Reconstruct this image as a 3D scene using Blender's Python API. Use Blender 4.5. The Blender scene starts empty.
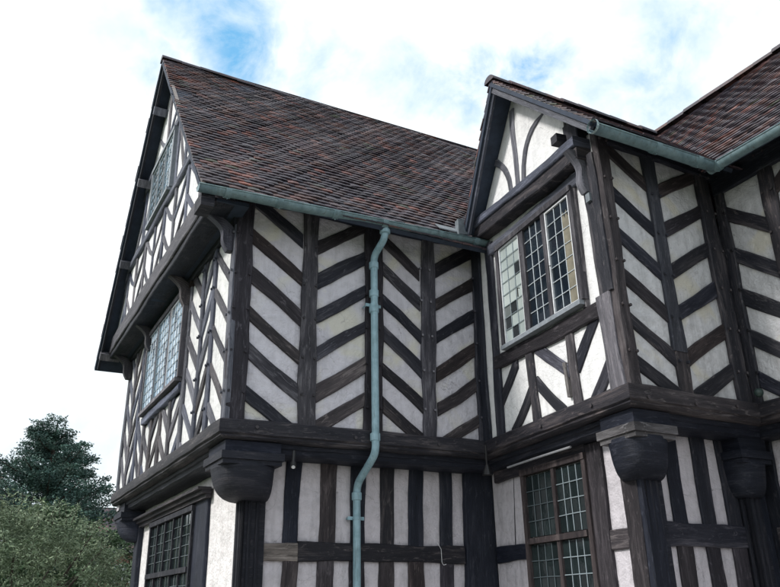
import bpy, bmesh, math, random
from mathutils import Vector, Matrix
R = random.Random(7)
sc = bpy.context.scene
COL = sc.collection
rad = math.radians

# ------------------------------------------------------------------ helpers
def tag(o, label=None, cat=None, group=None, kind=None):
    if label: o['label'] = label
    if cat: o['category'] = cat
    if group: o['group'] = group
    if kind: o['kind'] = kind
    return o

def empty(name, loc=(0, 0, 0)):
    o = bpy.data.objects.new(name, None); COL.objects.link(o); o.location = loc
    return o

class MB:
    """collects vertices, faces, uvs, per-face tint; builds one mesh object"""
    def __init__(s): s.v = []; s.f = []; s.uv = []; s.t = []; s.mi = []
    def face(s, idx, uvs=None, tint=None, mi=0):
        s.f.append(idx); s.uv.append(uvs); s.t.append(tint); s.mi.append(mi)
    def quad(s, pts, uvs=None, tint=None, mi=0):
        b = len(s.v); s.v += [tuple(p) for p in pts]
        s.face(tuple(range(b, b + len(pts))), uvs, tint, mi)
    def box(s, O, A, B, C, tint=None, mi=0):
        """O corner; A,B,C edge vectors"""
        O, A, B, C = map(Vector, (O, A, B, C))
        if A.cross(B).dot(C) < 0: A, B = B, A
        b = len(s.v)
        s.v += [tuple(O + A*i + B*j + C*k) for k in (0, 1) for j in (0, 1) for i in (0, 1)]
        la, lb, lc = A.length, B.length, C.length
        q = lambda a, c: [(0, 0), (a, 0), (a, c), (0, c)]
        for idx, u in (((0, 2, 3, 1), [(0, 0), (0, lb), (la, lb), (la, 0)]), ((4, 5, 7, 6), q(la, lb)), ((0, 1, 5, 4), q(la, lc)),
                       ((2, 6, 7, 3), [(0, 0), (0, lc), (la, lc), (la, 0)]), ((0, 4, 6, 2), [(0, 0), (0, lc), (lb, lc), (lb, 0)]), ((1, 3, 7, 5), q(lb, lc))):
            s.face(tuple(b + i for i in idx), u, tint, mi)
    def tube(s, pts, r, n=10, cap=True, uv0=0, r1=None):
        pts = [Vector(p) for p in pts]; rings = []; L = uv0; N = len(pts)
        prev = None
        for i, p in enumerate(pts):
            d = (pts[min(i+1, N-1)] - pts[max(i-1, 0)]).normalized()
            if prev is None:
                a = d.orthogonal().normalized()
            else:
                a = (prev - d*prev.dot(d)).normalized()
            prev = a; b2 = d.cross(a)
            rr = r if r1 is None else r + (r1-r)*i/(N-1)
            if isinstance(r, (list, tuple)): rr = r[i]
            base = len(s.v)
            s.v += [tuple(p + a*math.cos(2*math.pi*k/n)*rr + b2*math.sin(2*math.pi*k/n)*rr) for k in range(n)]
            if i: L2 = L + (p-pts[i-1]).length
            else: L2 = L
            rings.append((base, L2)); L = L2
        for (b0, l0), (b1, l1) in zip(rings, rings[1:]):
            for k in range(n):
                k2 = (k+1) % n
                s.face((b0+k, b0+k2, b1+k2, b1+k), [(l0, k*.05), (l0, (k+1)*.05), (l1, (k+1)*.05), (l1, k*.05)])
        if cap:
            s.face(tuple(rings[0][0]+k for k in reversed(range(n))), None)
            s.face(tuple(rings[-1][0]+k for k in range(n)), None)
    def build(s, name, mat, parent=None, smooth=False):
        me = bpy.data.meshes.new(name); me.from_pydata(s.v, [], s.f)
        uvl = me.uv_layers.new(name='UVMap')
        data = []
        for f, u in zip(s.f, s.uv):
            if u is None: u = [(0, 0)]*len(f)
            for c in u[:len(f)]: data += [c[0], c[1]]
        uvl.data.foreach_set('uv', data)
        if any(t is not None for t in s.t):
            ca = me.color_attributes.new('tint', 'FLOAT_COLOR', 'CORNER'); d = []
            for f, t in zip(s.f, s.t):
                t = t or (0.5, 0.5, 0.5)
                d += [t[0], t[1], t[2], 1.0]*len(f)
            ca.data.foreach_set('color', d)
        mats = mat if isinstance(mat, (list, tuple)) else [mat]
        for m in mats: me.materials.append(m)
        if any(s.mi): me.polygons.foreach_set('material_index', s.mi)
        if smooth: me.polygons.foreach_set('use_smooth', [True]*len(s.f))
        me.validate(); me.update()
        o = bpy.data.objects.new(name, me); COL.objects.link(o)
        if parent: o.parent = parent
        return o

# ------------------------------------------------------------------ materials
def mat(name):
    m = bpy.data.materials.new(name); m.use_nodes = True
    nt = m.node_tree; nt.nodes.clear()
    out = nt.nodes.new('ShaderNodeOutputMaterial'); b = nt.nodes.new('ShaderNodeBsdfPrincipled')
    nt.links.new(b.outputs[0], out.inputs[0])
    return m, nt, b
def nd(nt, t, ins=None, **kw):
    n = nt.nodes.new(t)
    for k, v in kw.items(): setattr(n, k, v)
    for k, v in (ins or {}).items():
        if hasattr(v, 'is_linked') or isinstance(v, bpy.types.NodeSocket): nt.links.new(v, n.inputs[k])
        else: n.inputs[k].default_value = v
    return n
def ramp(nt, fac, stops):
    n = nd(nt, 'ShaderNodeValToRGB', {0: fac}); cr = n.color_ramp
    while len(cr.elements) < len(stops): cr.elements.new(0.5)
    for e, (p, c) in zip(cr.elements, stops):
        e.position = p; e.color = (*c, 1) if len(c) == 3 else c
    return n.outputs[0]
def mixc(nt, fac, a, b, mode='MIX'):
    n = nd(nt, 'ShaderNodeMix', data_type='RGBA', blend_type=mode)
    for k, v in ((0, fac), (6, a), (7, b)):
        if isinstance(v, bpy.types.NodeSocket): nt.links.new(v, n.inputs[k])
        else: n.inputs[k].default_value = v if k == 0 else (*v, 1)
    return n.outputs[2]
def noise(nt, vec, scale, detail=4, rough=.55, dist=0):
    return nd(nt, 'ShaderNodeTexNoise', {'Vector': vec, 'Scale': scale, 'Detail': detail, 'Roughness': rough, 'Distortion': dist})
def bump(nt, b, h, strength=.4, dist=.01):
    n = nd(nt, 'ShaderNodeBump', {'Height': h, 'Strength': strength, 'Distance': dist})
    nt.links.new(n.outputs[0], b.inputs['Normal'])

def timber(name, dark, mid, light, wear=.5, rough=.62):
    m, nt, b = mat(name)
    uv = nd(nt, 'ShaderNodeUVMap').outputs[0]
    oi = nd(nt, 'ShaderNodeObjectInfo')
    off = nd(nt, 'ShaderNodeVectorMath', {0: uv, 1: nd(nt, 'ShaderNodeCombineXYZ', {0: nd(nt, 'ShaderNodeMath', {0: oi.outputs['Random'], 1: 37.0}, operation='MULTIPLY').outputs[0], 1: oi.outputs['Random'], 2: oi.outputs['Random']}).outputs[0]}, operation='ADD').outputs[0]
    st = nd(nt, 'ShaderNodeMapping', {'Vector': off, 'Scale': (1.6, 34, 1)}).outputs[0]
    grain = noise(nt, st, 1.5, 6, .65, .6)
    st2 = nd(nt, 'ShaderNodeMapping', {'Vector': off, 'Scale': (.9, 5, 1)}).outputs[0]
    big = noise(nt, st2, 1.3, 4, .6, .8)
    fine = noise(nt, nd(nt, 'ShaderNodeMapping', {'Vector': off, 'Scale': (6, 90, 1)}).outputs[0], 2, 4, .7)
    s = nd(nt, 'ShaderNodeMath', {0: nd(nt, 'ShaderNodeMath', {0: grain.outputs[0], 1: .5, 2: .25}, operation='MULTIPLY_ADD').outputs[0], 1: big.outputs[0]}, operation='MULTIPLY').outputs[0]
    c = ramp(nt, s, [(0.13, dark), (.265, mid), (.265+.11/wear, light)])
    # each piece a little browner or blacker than the next
    c2 = mixc(nt, ramp(nt, oi.outputs['Random'], [(0, (.0,)*3), (1, (.55,)*3)]), c, tuple(x*.45 for x in dark))
    pn = noise(nt, nd(nt, 'ShaderNodeMapping', {'Vector': off, 'Scale': (2.2, 9, 1)}).outputs[0], 2.2, 6, .72, 1.2)
    peel = ramp(nt, pn.outputs[0], [(.56, (0,)*3), (.66, (.6,)*3)])
    c2 = mixc(nt, peel, c2, tuple(x*.9 for x in light))
    hue = nd(nt, 'ShaderNodeMath', {0: nd(nt, 'ShaderNodeMath', {0: oi.outputs['Random'], 1: 7.31}, operation='MULTIPLY').outputs[0]}, operation='FRACT').outputs[0]
    c2 = mixc(nt, .9, c2, ramp(nt, hue, [(0, (.78, .86, 1.10)), (.5, (.98, 1, 1.06)), (1, (1.14, 1.03, 1.0))]), 'MULTIPLY')
    split = noise(nt, nd(nt, 'ShaderNodeMapping', {'Vector': off, 'Scale': (.55, 16, 1)}).outputs[0], 2.0, 3, .5, .3)
    sp = nd(nt, 'ShaderNodeMath', {0: nd(nt, 'ShaderNodeMath', {0: split.outputs[0], 1: .5}, operation='SUBTRACT').outputs[0]}, operation='ABSOLUTE').outputs[0]
    spl = ramp(nt, sp, [(.0, (.12,)*3), (.010, (1,)*3)])
    c2 = mixc(nt, .8, c2, spl, 'MULTIPLY')
    kv = nd(nt, 'ShaderNodeTexVoronoi', {'Vector': nd(nt, 'ShaderNodeMapping', {'Vector': off, 'Scale': (1.3, 2.6, 1)}).outputs[0], 'Scale': 1.2})
    c2 = mixc(nt, .8, c2, ramp(nt, kv.outputs['Distance'], [(.03, (.2,)*3), (.055, (1,)*3)]), 'MULTIPLY')
    crack = ramp(nt, fine.outputs[0], [(.34, (0.35,)*3), (.44, (1,)*3)])
    c3 = mixc(nt, .7, c2, crack, 'MULTIPLY')
    nt.links.new(c3, b.inputs['Base Color'])
    b.inputs['Roughness'].default_value = rough
    b.inputs['Specular IOR Level'].default_value = .3
    h = nd(nt, 'ShaderNodeMath', {0: grain.outputs[0], 1: fine.outputs[0]}, operation='ADD').outputs[0]
    bump(nt, b, h, .7, .012)
    return m

M = {}  # the dark oaks carry a bluish lens-haze lift in their colours
M['oak'] = timber('dark_oak', (.011, .013, .021), (.034, .034, .043), (.17, .155, .16), .7)
M['oak_brown'] = timber('brown_oak', (.016, .014, .018), (.052, .043, .046), (.18, .155, .155), .7)
M['oak_black'] = timber('tarred_oak', (.009, .012, .021), (.019, .023, .036), (.08, .08, .095), .7)
M['oak_grey'] = timber('weathered_oak', (.062, .066, .080), (.165, .170, .20), (.35, .355, .40), .9)
M['oak_mid'] = timber('worn_oak', (.022, .022, .029), (.078, .072, .080), (.25, .235, .24), .9)
M['oak_side'] = timber('silvered_oak', (.045, .048, .062), (.12, .125, .15), (.26, .26, .29), .9)
M['oak_blue'] = timber('blue_grey_oak', (.028, .032, .045), (.075, .085, .11), (.16, .17, .20), .8)
M['oak_pale'] = timber('sun_worn_oak', (.06, .055, .052), (.2, .18, .165), (.42, .39, .36), .9)
M['oak_red'] = timber('reddish_oak', (.018, .013, .013), (.050, .032, .028), (.12, .075, .058))

def plaster(name, base, dirt, stain=None, amount=.5, bumpy=.35, peel=None):
    m, nt, b = mat(name)
    g = nd(nt, 'ShaderNodeNewGeometry').outputs['Position']
    n1 = noise(nt, g, 1.3, 6, .62, .3); n2 = noise(nt, g, 9, 6, .65); n3 = noise(nt, g, 45, 4, .6)
    streak = noise(nt, nd(nt, 'ShaderNodeMapping', {'Vector': g, 'Scale': (9, 9, .9)}).outputs[0], 1.4, 5, .6)
    c = mixc(nt, ramp(nt, n1.outputs[0], [(.35, (0,)*3), (.72, (amount,)*3)]), base, dirt)
    c = mixc(nt, ramp(nt, n2.outputs[0], [(.45, (0,)*3), (.75, (amount*.9,)*3)]), c, tuple(x*.72 for x in dirt))
    c = mixc(nt, ramp(nt, streak.outputs[0], [(.5, (0,)*3), (.8, (amount*.9,)*3)]), c, tuple(x*.6 for x in dirt))
    if stain:
        ns = noise(nt, g, 1.1, 3, .5, 1.2)
        c = mixc(nt, ramp(nt, ns.outputs[0], [(.55, (0,)*3), (.66, (.75,)*3)]), c, stain)
    if peel:
        v = noise(nt, nd(nt, 'ShaderNodeMapping', {'Vector': g, 'Rotation': (0, .6, .5)}).outputs[0], 13, 5, .75, 1.5)
        c = mixc(nt, ramp(nt, v.outputs[0], [(.57, (0,)*3), (.62, (.7,)*3)]), c, peel)
    wv = noise(nt, g, 3, 4, .6)
    gv = nd(nt, 'ShaderNodeVectorMath', {0: g, 1: nd(nt, 'ShaderNodeVectorMath', {0: wv.outputs[1], 'Scale': .35}, operation='SCALE').outputs[0]}, operation='ADD').outputs[0]
    vor = nd(nt, 'ShaderNodeTexVoronoi', {'Vector': gv, 'Scale': 2.1}, feature='DISTANCE_TO_EDGE')
    crk = ramp(nt, vor.outputs['Distance'], [(0, (1,)*3), (.007, (0,)*3)])
    crk = nd(nt, 'ShaderNodeMath', {0: crk, 1: ramp(nt, n1.outputs[0], [(.48, (0,)*3), (.6, (.75,)*3)])}, operation='MULTIPLY').outputs[0]
    c = mixc(nt, crk, c, tuple(x*.3 for x in dirt))
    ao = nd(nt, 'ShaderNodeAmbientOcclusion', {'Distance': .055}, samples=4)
    edge_dark = nd(nt, 'ShaderNodeMath', {0: ramp(nt, ao.outputs['AO'], [(.45, (.75,)*3), (.9, (0,)*3)]), 1: ramp(nt, n2.outputs[0], [(.3, (.2,)*3), (.65, (1,)*3)])}, operation='MULTIPLY').outputs[0]
    c = mixc(nt, edge_dark, c, tuple(x*.35 for x in dirt))  # plaster colour darkened by an occlusion mask near timbers, broken up by noise
    nt.links.new(c, b.inputs['Base Color']); b.inputs['Roughness'].default_value = .9
    slow = noise(nt, g, 4.5, 3, .5)
    h = nd(nt, 'ShaderNodeMath', {0: n2.outputs[0], 1: n3.outputs[0]}, operation='ADD').outputs[0]
    h = nd(nt, 'ShaderNodeMath', {0: slow.outputs[0], 1: 3.0, 2: h}, operation='MULTIPLY_ADD').outputs[0]
    bump(nt, b, h, bumpy, .03)
    return m
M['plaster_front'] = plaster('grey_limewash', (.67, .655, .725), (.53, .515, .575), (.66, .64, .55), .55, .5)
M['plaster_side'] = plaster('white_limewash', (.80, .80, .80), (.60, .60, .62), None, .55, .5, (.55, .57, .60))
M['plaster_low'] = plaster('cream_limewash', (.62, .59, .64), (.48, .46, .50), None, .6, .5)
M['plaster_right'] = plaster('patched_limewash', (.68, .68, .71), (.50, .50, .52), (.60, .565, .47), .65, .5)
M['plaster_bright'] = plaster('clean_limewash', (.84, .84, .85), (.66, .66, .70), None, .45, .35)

def tiles():
    m, nt, b = mat('clay_tile')
    t = nd(nt, 'ShaderNodeVertexColor', layer_name='tint')
    g = nd(nt, 'ShaderNodeNewGeometry').outputs['Position']
    n2 = noise(nt, g, 22, 6, .7); n1 = noise(nt, g, 1.7, 5, .6)
    c = mixc(nt, ramp(nt, n2.outputs[0], [(.35, (.0,)*3), (.7, (.75,)*3)]), t.outputs[0], (.026, .026, .040))
    lich = noise(nt, g, 60, 3, .6)
    c = mixc(nt, ramp(nt, lich.outputs[0], [(.64, (0,)*3), (.72, (.5,)*3)]), c, (.20, .19, .18))
    c = mixc(nt, .8, c, ramp(nt, n1.outputs[0], [(.3, (.6,)*3), (.7, (1.15,)*3)]), 'MULTIPLY')
    nt.links.new(c, b.inputs['Base Color']); b.inputs['Roughness'].default_value = .55
    b.inputs['Specular IOR Level'].default_value = .45
    bump(nt, b, n2.outputs[0], .5, .01)
    return m
M['tile'] = tiles()

def simple(name, col, rough=.6, var=.25, scale=8, metal=0, col2=None, spec=.5, bm=.2):
    m, nt, b = mat(name)
    g = nd(nt, 'ShaderNodeNewGeometry').outputs['Position']
    n = noise(nt, g, scale, 6, .6)
    c = mixc(nt, ramp(nt, n.outputs[0], [(.35, (0,)*3), (.7, (1,)*3)]), col, col2 or tuple(x*(1-var) for x in col))
    if name in ('painted_iron', 'painted_pipe'):
        dr = noise(nt, nd(nt, 'ShaderNodeMapping', {'Vector': g, 'Scale': (14, 14, 1.5)}).outputs[0], 2, 6, .7)
        c = mixc(nt, ramp(nt, dr.outputs[0], [(.52, (0,)*3), (.72, (.65,)*3)]), c, (.07, .075, .07))
        ch = noise(nt, g, 34, 5, .7)
        c = mixc(nt, ramp(nt, ch.outputs[0], [(.66, (0,)*3), (.69, (.8,)*3)]), c, (.10, .055, .035))
    nt.links.new(c, b.inputs['Base Color']); b.inputs['Roughness'].default_value = rough
    b.inputs['Metallic'].default_value = metal; b.inputs['Specular IOR Level'].default_value = spec
    bump(nt, b, n.outputs[0], bm, .005)
    return m
M['gutter'] = simple('painted_iron', (.19, .28, .31), .6, .45, 9, col2=(.10, .165, .19))
M['pipe'] = simple('painted_pipe', (.31, .47, .55), .6, .4, 9, col2=(.20, .33, .39))
M['rust'] = simple('chipped_paint', (.42, .52, .55), .6, .5, 30, col2=(.10, .17, .19))
M['mortar'] = simple('lime_mortar', (.30, .27, .26), .9, .5, 25)
M['lead'] = simple('lead_sheet', (.20, .23, .26), .5, .4, 12, metal=.2)
M['white'] = simple('white_paint', (.74, .76, .80), .5, .25, 20)
M['sash'] = simple('grey_blue_paint', (.26, .29, .33), .5, .35, 14)
M['came'] = simple('lead_came', (.30, .36, .40), .45, .3, 30)
M['came_white'] = simple('pale_came', (.62, .68, .74), .5, .25, 30)
M['came_dark'] = simple('dull_came', (.075, .10, .115), .5, .3, 30)
M['curtain'] = simple('buff_curtain', (.24, .22, .17), .9, .4, 9)
M['soffit'] = simple('soffit_board', (.030, .044, .075), .8, .4, 9)  # blue lift of the haze under the eaves mixed into the board colour
M['iron'] = simple('black_iron', (.012, .012, .014), .5, .3, 20)
M['conduit'] = simple('grey_conduit', (.32, .33, .36), .45, .4, 40)

def glass(name, col, col2, scale=3.0, rough=.06, wob=.25, cell=None, dark=None):
    m, nt, b = mat(name)
    uv = nd(nt, 'ShaderNodeUVMap').outputs[0]
    g = nd(nt, 'ShaderNodeNewGeometry').outputs['Position']
    n = noise(nt, g, scale, 3, .5, .5)
    c = mixc(nt, ramp(nt, n.outputs[0], [(.35, (0,)*3), (.65, (1,)*3)]), col, col2)
    # the uv counts panes: one value per quarry
    fl = nd(nt, 'ShaderNodeVectorMath', {0: uv}, operation='FLOOR').outputs[0]
    wn = nd(nt, 'ShaderNodeTexWhiteNoise', {'Vector': fl}, noise_dimensions='3D')
    c = mixc(nt, ramp(nt, wn.outputs[0], [(0, (0,)*3), (1, (.45,)*3)]), c, tuple(x*.4 for x in col))
    if dark:
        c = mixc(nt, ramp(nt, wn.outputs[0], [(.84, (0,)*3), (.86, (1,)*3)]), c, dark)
    nt.links.new(c, b.inputs['Base Color']); b.inputs['Roughness'].default_value = rough
    b.inputs['Specular IOR Level'].default_value = .6
    # every quarry tilts slightly in its leads
    nrm = nd(nt, 'ShaderNodeNewGeometry').outputs['Normal']
    j = nd(nt, 'ShaderNodeVectorMath', {0: wn.outputs[1], 1: (.5, .5, .5)}, operation='SUBTRACT').outputs[0]
    j = nd(nt, 'ShaderNodeVectorMath', {0: j, 'Scale': wob*.3}, operation='SCALE').outputs[0]
    a = nd(nt, 'ShaderNodeVectorMath', {0: nrm, 1: j}, operation='ADD').outputs[0]
    a = nd(nt, 'ShaderNodeVectorMath', {0: a}, operation='NORMALIZE').outputs[0]
    bn = nd(nt, 'ShaderNodeBump', {'Height': noise(nt, g, 12, 2).outputs[0], 'Strength': .12, 'Distance': .01, 'Normal': a})
    nt.links.new(bn.outputs[0], b.inputs['Normal'])
    return m
M['glass_dark'] = glass('dark_glass', (.012, .018, .028), (.02, .03, .042))
M['glass_low'] = glass('dim_glass', (.012, .018, .020), (.022, .032, .034))
M['glass_pale'] = glass('pale_reflect_glass', (.50, .56, .55), (.38, .44, .44), 2, .15, dark=(.03, .035, .04))  # pale reflection painted into the pane colour
M['glass_sky'] = glass('sky_tinted_glass', (.50, .64, .78), (.36, .50, .66), 2, .08, dark=(.08, .12, .18))  # sky reflection painted in as a pale blue base colour

# ------------------------------------------------------------------ walls
class Wall:
    def __init__(s, o, e, flip=False):
        s.o = Vector((*o, 0)); d = Vector((*e, 0)) - s.o; s.L = d.length; s.d = d.normalized()
        n = Vector((s.d.y, -s.d.x, 0))
        if n.dot(-s.o) < 0: n = -n
        s.n = n
    def P(s, u, z, w=0): return s.o + s.d*u + s.n*w + Vector((0, 0, z))
WALLS = dict(LU=Wall((2.42, 8.42), (5.97, 8.37)), LL=Wall((2.82, 8.85), (6.2, 8.80)), GU=Wall((2.42, 8.42), (2.40, 15.0)), GL=Wall((2.82, 8.85), (2.80, 15.0)),
             GT=Wall((2.06, 8.0), (2.04, 15.3)), WU=Wall((5.59, 5.38), (5.93, 8.40)), WL=Wall((5.97, 5.78), (6.25, 8.80)),
             RU=Wall((5.59, 5.38), (7.6, 5.44)), RL=Wall((5.97, 5.78), (7.9, 5.84)), TU=Wall((7.56, 5.44), (7.50, 0)), TL=Wall((7.9, 5.84), (7.84, 0)))

def member(w, pts, width, wf=.0, wb=-.06, zlo=-9, zhi=99, rough=.010, vertical=None, pegs=None, zmax=None, taper=0):
    """hewn timber lying in a wall plane: centre line pts (u,z), cut square to the wall axes at its ends"""
    W = WALLS[w]; mb = MB()
    (ua, za), (ub, zb) = pts[0], pts[-1]
    vert = abs(zb-za) > abs(ub-ua)*1.35 if vertical is None else vertical
    # resample
    segs = []; tot = 0
    for a, b in zip(pts, pts[1:]):
        l = math.hypot(b[0]-a[0], b[1]-a[1]); segs.append((a, b, l)); tot += l
    n = max(3, int(tot/.11)); P = []
    for i in range(n+1):
        t = tot*i/n
        for a, b, l in segs:
            if t <= l+1e-9: break
            t -= l
        k = min(1, t/l); P.append((a[0]+(b[0]-a[0])*k, a[1]+(b[1]-a[1])*k))
    ph = [R.uniform(0, 6.28) for _ in range(6)]
    rings = []; c = .012; L = 0; uo = R.uniform(0, 3)
    for i, (u, z) in enumerate(P):
        a = P[max(0, i-1)]; b = P[min(n, i+1)]
        dl = math.hypot(b[0]-a[0], b[1]-a[1]); cosv = abs((b[1]-a[1]) if vert else (b[0]-a[0]))/dl
        h = width/2/max(cosv, .35)*(1-taper*i/n)
        s = i*.11
        e1 = rough*(math.sin(s*2.1+ph[0])+.6*math.sin(s*5.3+ph[1])+R.uniform(-.35, .35)); e2 = rough*(math.sin(s*1.7+ph[2])+.6*math.sin(s*6.1+ph[3])+R.uniform(-.35, .35))
        f = wf+.004*math.sin(s*3+ph[4])
        prof = [(-h-e1, wb), (-h-e1, f-c), (-h+c-e1, f), (h-c+e2, f), (h+e2, f-c), (h+e2, wb)]
        base = len(mb.v)
        for q, ww in prof:
            uu, zz = (u+q, z) if vert else (u, z+q)
            hi = zhi if zmax is None else min(zhi, zmax(uu))
            zz = min(max(zz, zlo), hi)
            mb.v.append(tuple(W.P(uu, zz, ww)))
        rings.append((base, i*tot/n+uo))
    pv = [0, .05, .06, .06+width, .07+width, .12+width]
    m = len(pv)
    for (b0, l0), (b1, l1) in zip(rings, rings[1:]):
        for k in range(m-1):
            mb.face((b0+k, b0+k+1, b1+k+1, b1+k), [(l0, pv[k]), (l0, pv[k+1]), (l1, pv[k+1]), (l1, pv[k])])
    for r_ in (rings[0], rings[-1]):
        mb.face(tuple(r_[0]+k for k in range(m)), [(uo, q) for q in pv])
    for (u, z) in (pegs or []):
        p = W.P(u, z, wf-.005); 
        mb.tube([p, p+W.n*.028], .017, 6)
    return mb

def put(w, parent, name, pts, width, mt='oak', **kw):
    return member(w, pts, width, **kw).build(name, M[mt], parent)

def outward(mb): pass

def panel(w, parent, name, poly, mt, wf=-.03, th=.2, res=None):
    """plaster infill slab with polygon outline in (u,z)"""
    W = WALLS[w]; mb = MB(); n = len(poly)
    f = [W.P(u, z, wf) for u, z in poly]; b = [W.P(u, z, wf-th) for u, z in poly]
    mb.v = [tuple(p) for p in f+b]
    mb.face(tuple(range(n)), [(u, z) for u, z in poly]); mb.face(tuple(range(2*n-1, n-1, -1)))
    for i in range(n):
        j = (i+1) % n; mb.face((j, i, n+i, n+j))
    return mb.build(name, mt if not isinstance(mt, str) else M[mt], parent)

house = tag(empty('timber_framed_house', (2.42, 8.42, 0)), 'old black and white timber framed house with jettied gables and brown tiled roofs', 'house')
HP = house.location.copy()
def at_house(o):
    """parts are built in world space; keep them there under the house"""
    o.matrix_parent_inverse = Matrix.Translation(-HP); return o
def part(name, w, poly, mt, **kw): return at_house(panel(w, house, name, poly, mt, **kw))
def hpart(mb, name, mt, smooth=False, label=None):
    o = at_house(mb.build(name, M[mt], house, smooth))
    if label: o['label'] = label
    return o

# ---- first floor, long front (LU)
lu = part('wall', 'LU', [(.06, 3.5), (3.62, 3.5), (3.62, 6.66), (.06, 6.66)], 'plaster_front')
lu['label'] = 'upper front wall of grey limewashed herringbone panels'
def pegs_for(u0, u1, zs): 
    return [(u, z) for z in zs for u in (u0, u1)]
zz = [3.95+.5*i for i in range(6)]
for (ub, ut, wd, mt) in ((.118, .122, .235, 'oak_brown'), (1.0, 1.01, .215, 'oak_mid'), (1.885, 1.93, .25, 'oak_brown'), (2.69, 2.775, .205, 'oak_mid'), (3.54, 3.60, .185, 'oak')):
    put('LU', lu, 'post', [(ub, 3.55), (ut, 6.50)], wd, mt, wf=.014, vertical=True, pegs=pegs_for(ub-wd/2+.03, ub+wd/2-.03, [z+R.uniform(-.04, .04) for z in zz]))
B = []
for i, z in enumerate((6.512, 5.971, 5.45, 4.942, 4.473, 3.971)): B.append(((.215, z), (.90, z-.495)))
for i, z in enumerate((5.981, 5.5, 5.016, 4.518, 4.006, 3.566)): B.append(((1.10, z), (1.79, z+.46)))
for i, z in enumerate((6.33, 5.89, 5.423, 4.943, 4.459, 3.98)): B.append(((2.03, z), (2.62, z-.46)))
for i, z in enumerate((5.94, 5.45, 4.96, 4.469, 3.979, 3.488)): B.append(((2.83, z), (3.50, z+.44)))
for k, (a, b) in enumerate(B):
    put('LU', lu, 'brace', [(a[0], a[1]+R.uniform(-.015, .015)), ((a[0]+b[0])/2, (a[1]+b[1])/2+R.uniform(-.014, .014)), (b[0], b[1]+R.uniform(-.015, .015))], .168*R.uniform(.88, 1.12), R.choice(['oak', 'oak_brown', 'oak', 'oak_mid']), wf=-.006, zlo=3.56, zhi=6.6, vertical=False)
put('LU', lu, 'wall_plate', [(0.02, 6.53), (3.6, 6.53)], .22, 'oak_black', wf=.03)

# ---- first floor, gable side (GU)
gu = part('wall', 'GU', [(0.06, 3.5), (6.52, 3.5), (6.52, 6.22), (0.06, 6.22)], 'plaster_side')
gu['label'] = 'upper side wall of bright white herringbone panels'
studs = [(.06, .14), (.83, .11), (1.37, .11), (2.10, .13), (4.62, .12), (5.22, .11), (5.86, .11), (6.5, .15)]
for (u, wd) in studs:
    put('GU', gu, 'post', [(u-.01, 3.55), (u, 6.12)], wd, R.choice(['oak_grey', 'oak_side', 'oak_side']), wf=.008, vertical=True, pegs=pegs_for(u-wd/2+.02, u+wd/2-.02, [z+R.uniform(-.06, .06) for z in zz]) if u < 1.5 else None)
def herring(w, parent, u0, u1, z0, z1, sgn, sp=.5, wd=.125, mts=('oak_side', 'oak_grey', 'oak_side', 'oak_mid'), ph=0., slope=.9, zmax=None, wf=-.006):
    """sgn +1: rises with u"""
    rise = (u1-u0)*slope; z = z0-rise-.2+ph
    while z < z1+rise:
        a, b = ((u0, z), (u1, z+rise)) if sgn > 0 else ((u0, z+rise), (u1, z))
        if min(z+rise, z1) - max(z, z0) > .06:
            j = R.uniform(-.02, .02)
            put(w, parent, 'brace', [(a[0], a[1]+j), (b[0], b[1]+j)], wd*R.uniform(.9, 1.1), R.choice(mts), wf=wf, zlo=z0, zhi=z1, vertical=False, zmax=zmax)
        z += sp
herring('GU', gu, .12, .78, 3.58, 6.12, +1, ph=.05)
herring('GU', gu, .89, 1.31, 3.58, 6.12, -1, ph=.15, slope=1.15, wd=.13)
herring('GU', gu, 1.43, 2.04, 3.58, 6.12, +1, ph=.3)
for i, (a, b) in enumerate(((2.17, 2.72), (2.84, 3.36), (3.48, 4.0), (4.1, 4.56))):
    herring('GU', gu, a, b, 3.58, 4.45, 1 if i % 2 == 1 else -1, ph=.12*i)
for u in (2.78, 3.42, 4.05): put('GU', gu, 'stud', [(u, 3.58), (u, 4.46)], .12, 'oak_mid', wf=.006, vertical=True)
herring('GU', gu, 4.69, 5.16, 3.58, 6.12, +1, ph=.2, slope=1.1)
herring('GU', gu, 5.28, 5.80, 3.58, 6.12, -1, ph=.1, slope=1.1)
herring('GU', gu, 5.92, 6.44, 3.58, 6.12, +1, ph=.3, slope=1.1)
put('GU', gu, 'rail', [(2.14, 4.52), (4.62, 4.52)], .12, 'oak_grey', wf=.05)
put('GU', gu, 'rail', [(2.0, 6.03), (4.66, 6.03)], .09, 'oak_red', wf=.03)
put('GU', gu, 'wall_plate', [(0, 6.13), (6.56, 6.13)], .12, 'oak_black', wf=.03)

# ---- gable above the jetty (GT); u = y-8
APX, APZ, PIT = 11.65, 10.72, 4.56/3.72
def gmax(u): return APZ-.16 - abs(u+8.0-APX)*PIT
gt = part('wall', 'GT', [(.12, 6.34), (7.18, 6.34), (3.65, 10.62)], 'plaster_bright', th=.15)
gt['label'] = 'white plastered gable triangle with thin crossing timbers'
put('GT', gt, 'tie_beam', [(.08, 6.385), (7.2, 6.385)], .28, 'oak_side', wf=.05, wb=-.25, zmax=gmax)
put('GT', gt, 'tie_beam', [(.12, 6.195), (7.1, 6.195)], .10, 'oak_black', wf=.02, wb=-.25, zmax=gmax)
put('GT', gt, 'rail', [(1.0, 7.63), (6.3, 7.63)], .13, 'oak_side', wf=.03, zmax=gmax)
put('GT', gt, 'rail', [(2.2, 8.94), (5.2, 8.94)], .13, 'oak_grey', wf=.03, zmax=gmax)
for u in (1.0, 1.75, 2.5, 3.2, 3.9, 4.6, 5.35, 6.1):
    put('GT', gt, 'stud', [(u, 6.5), (u, 7.6)], .085, 'oak_grey', wf=.0, vertical=True, zmax=gmax)
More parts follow.
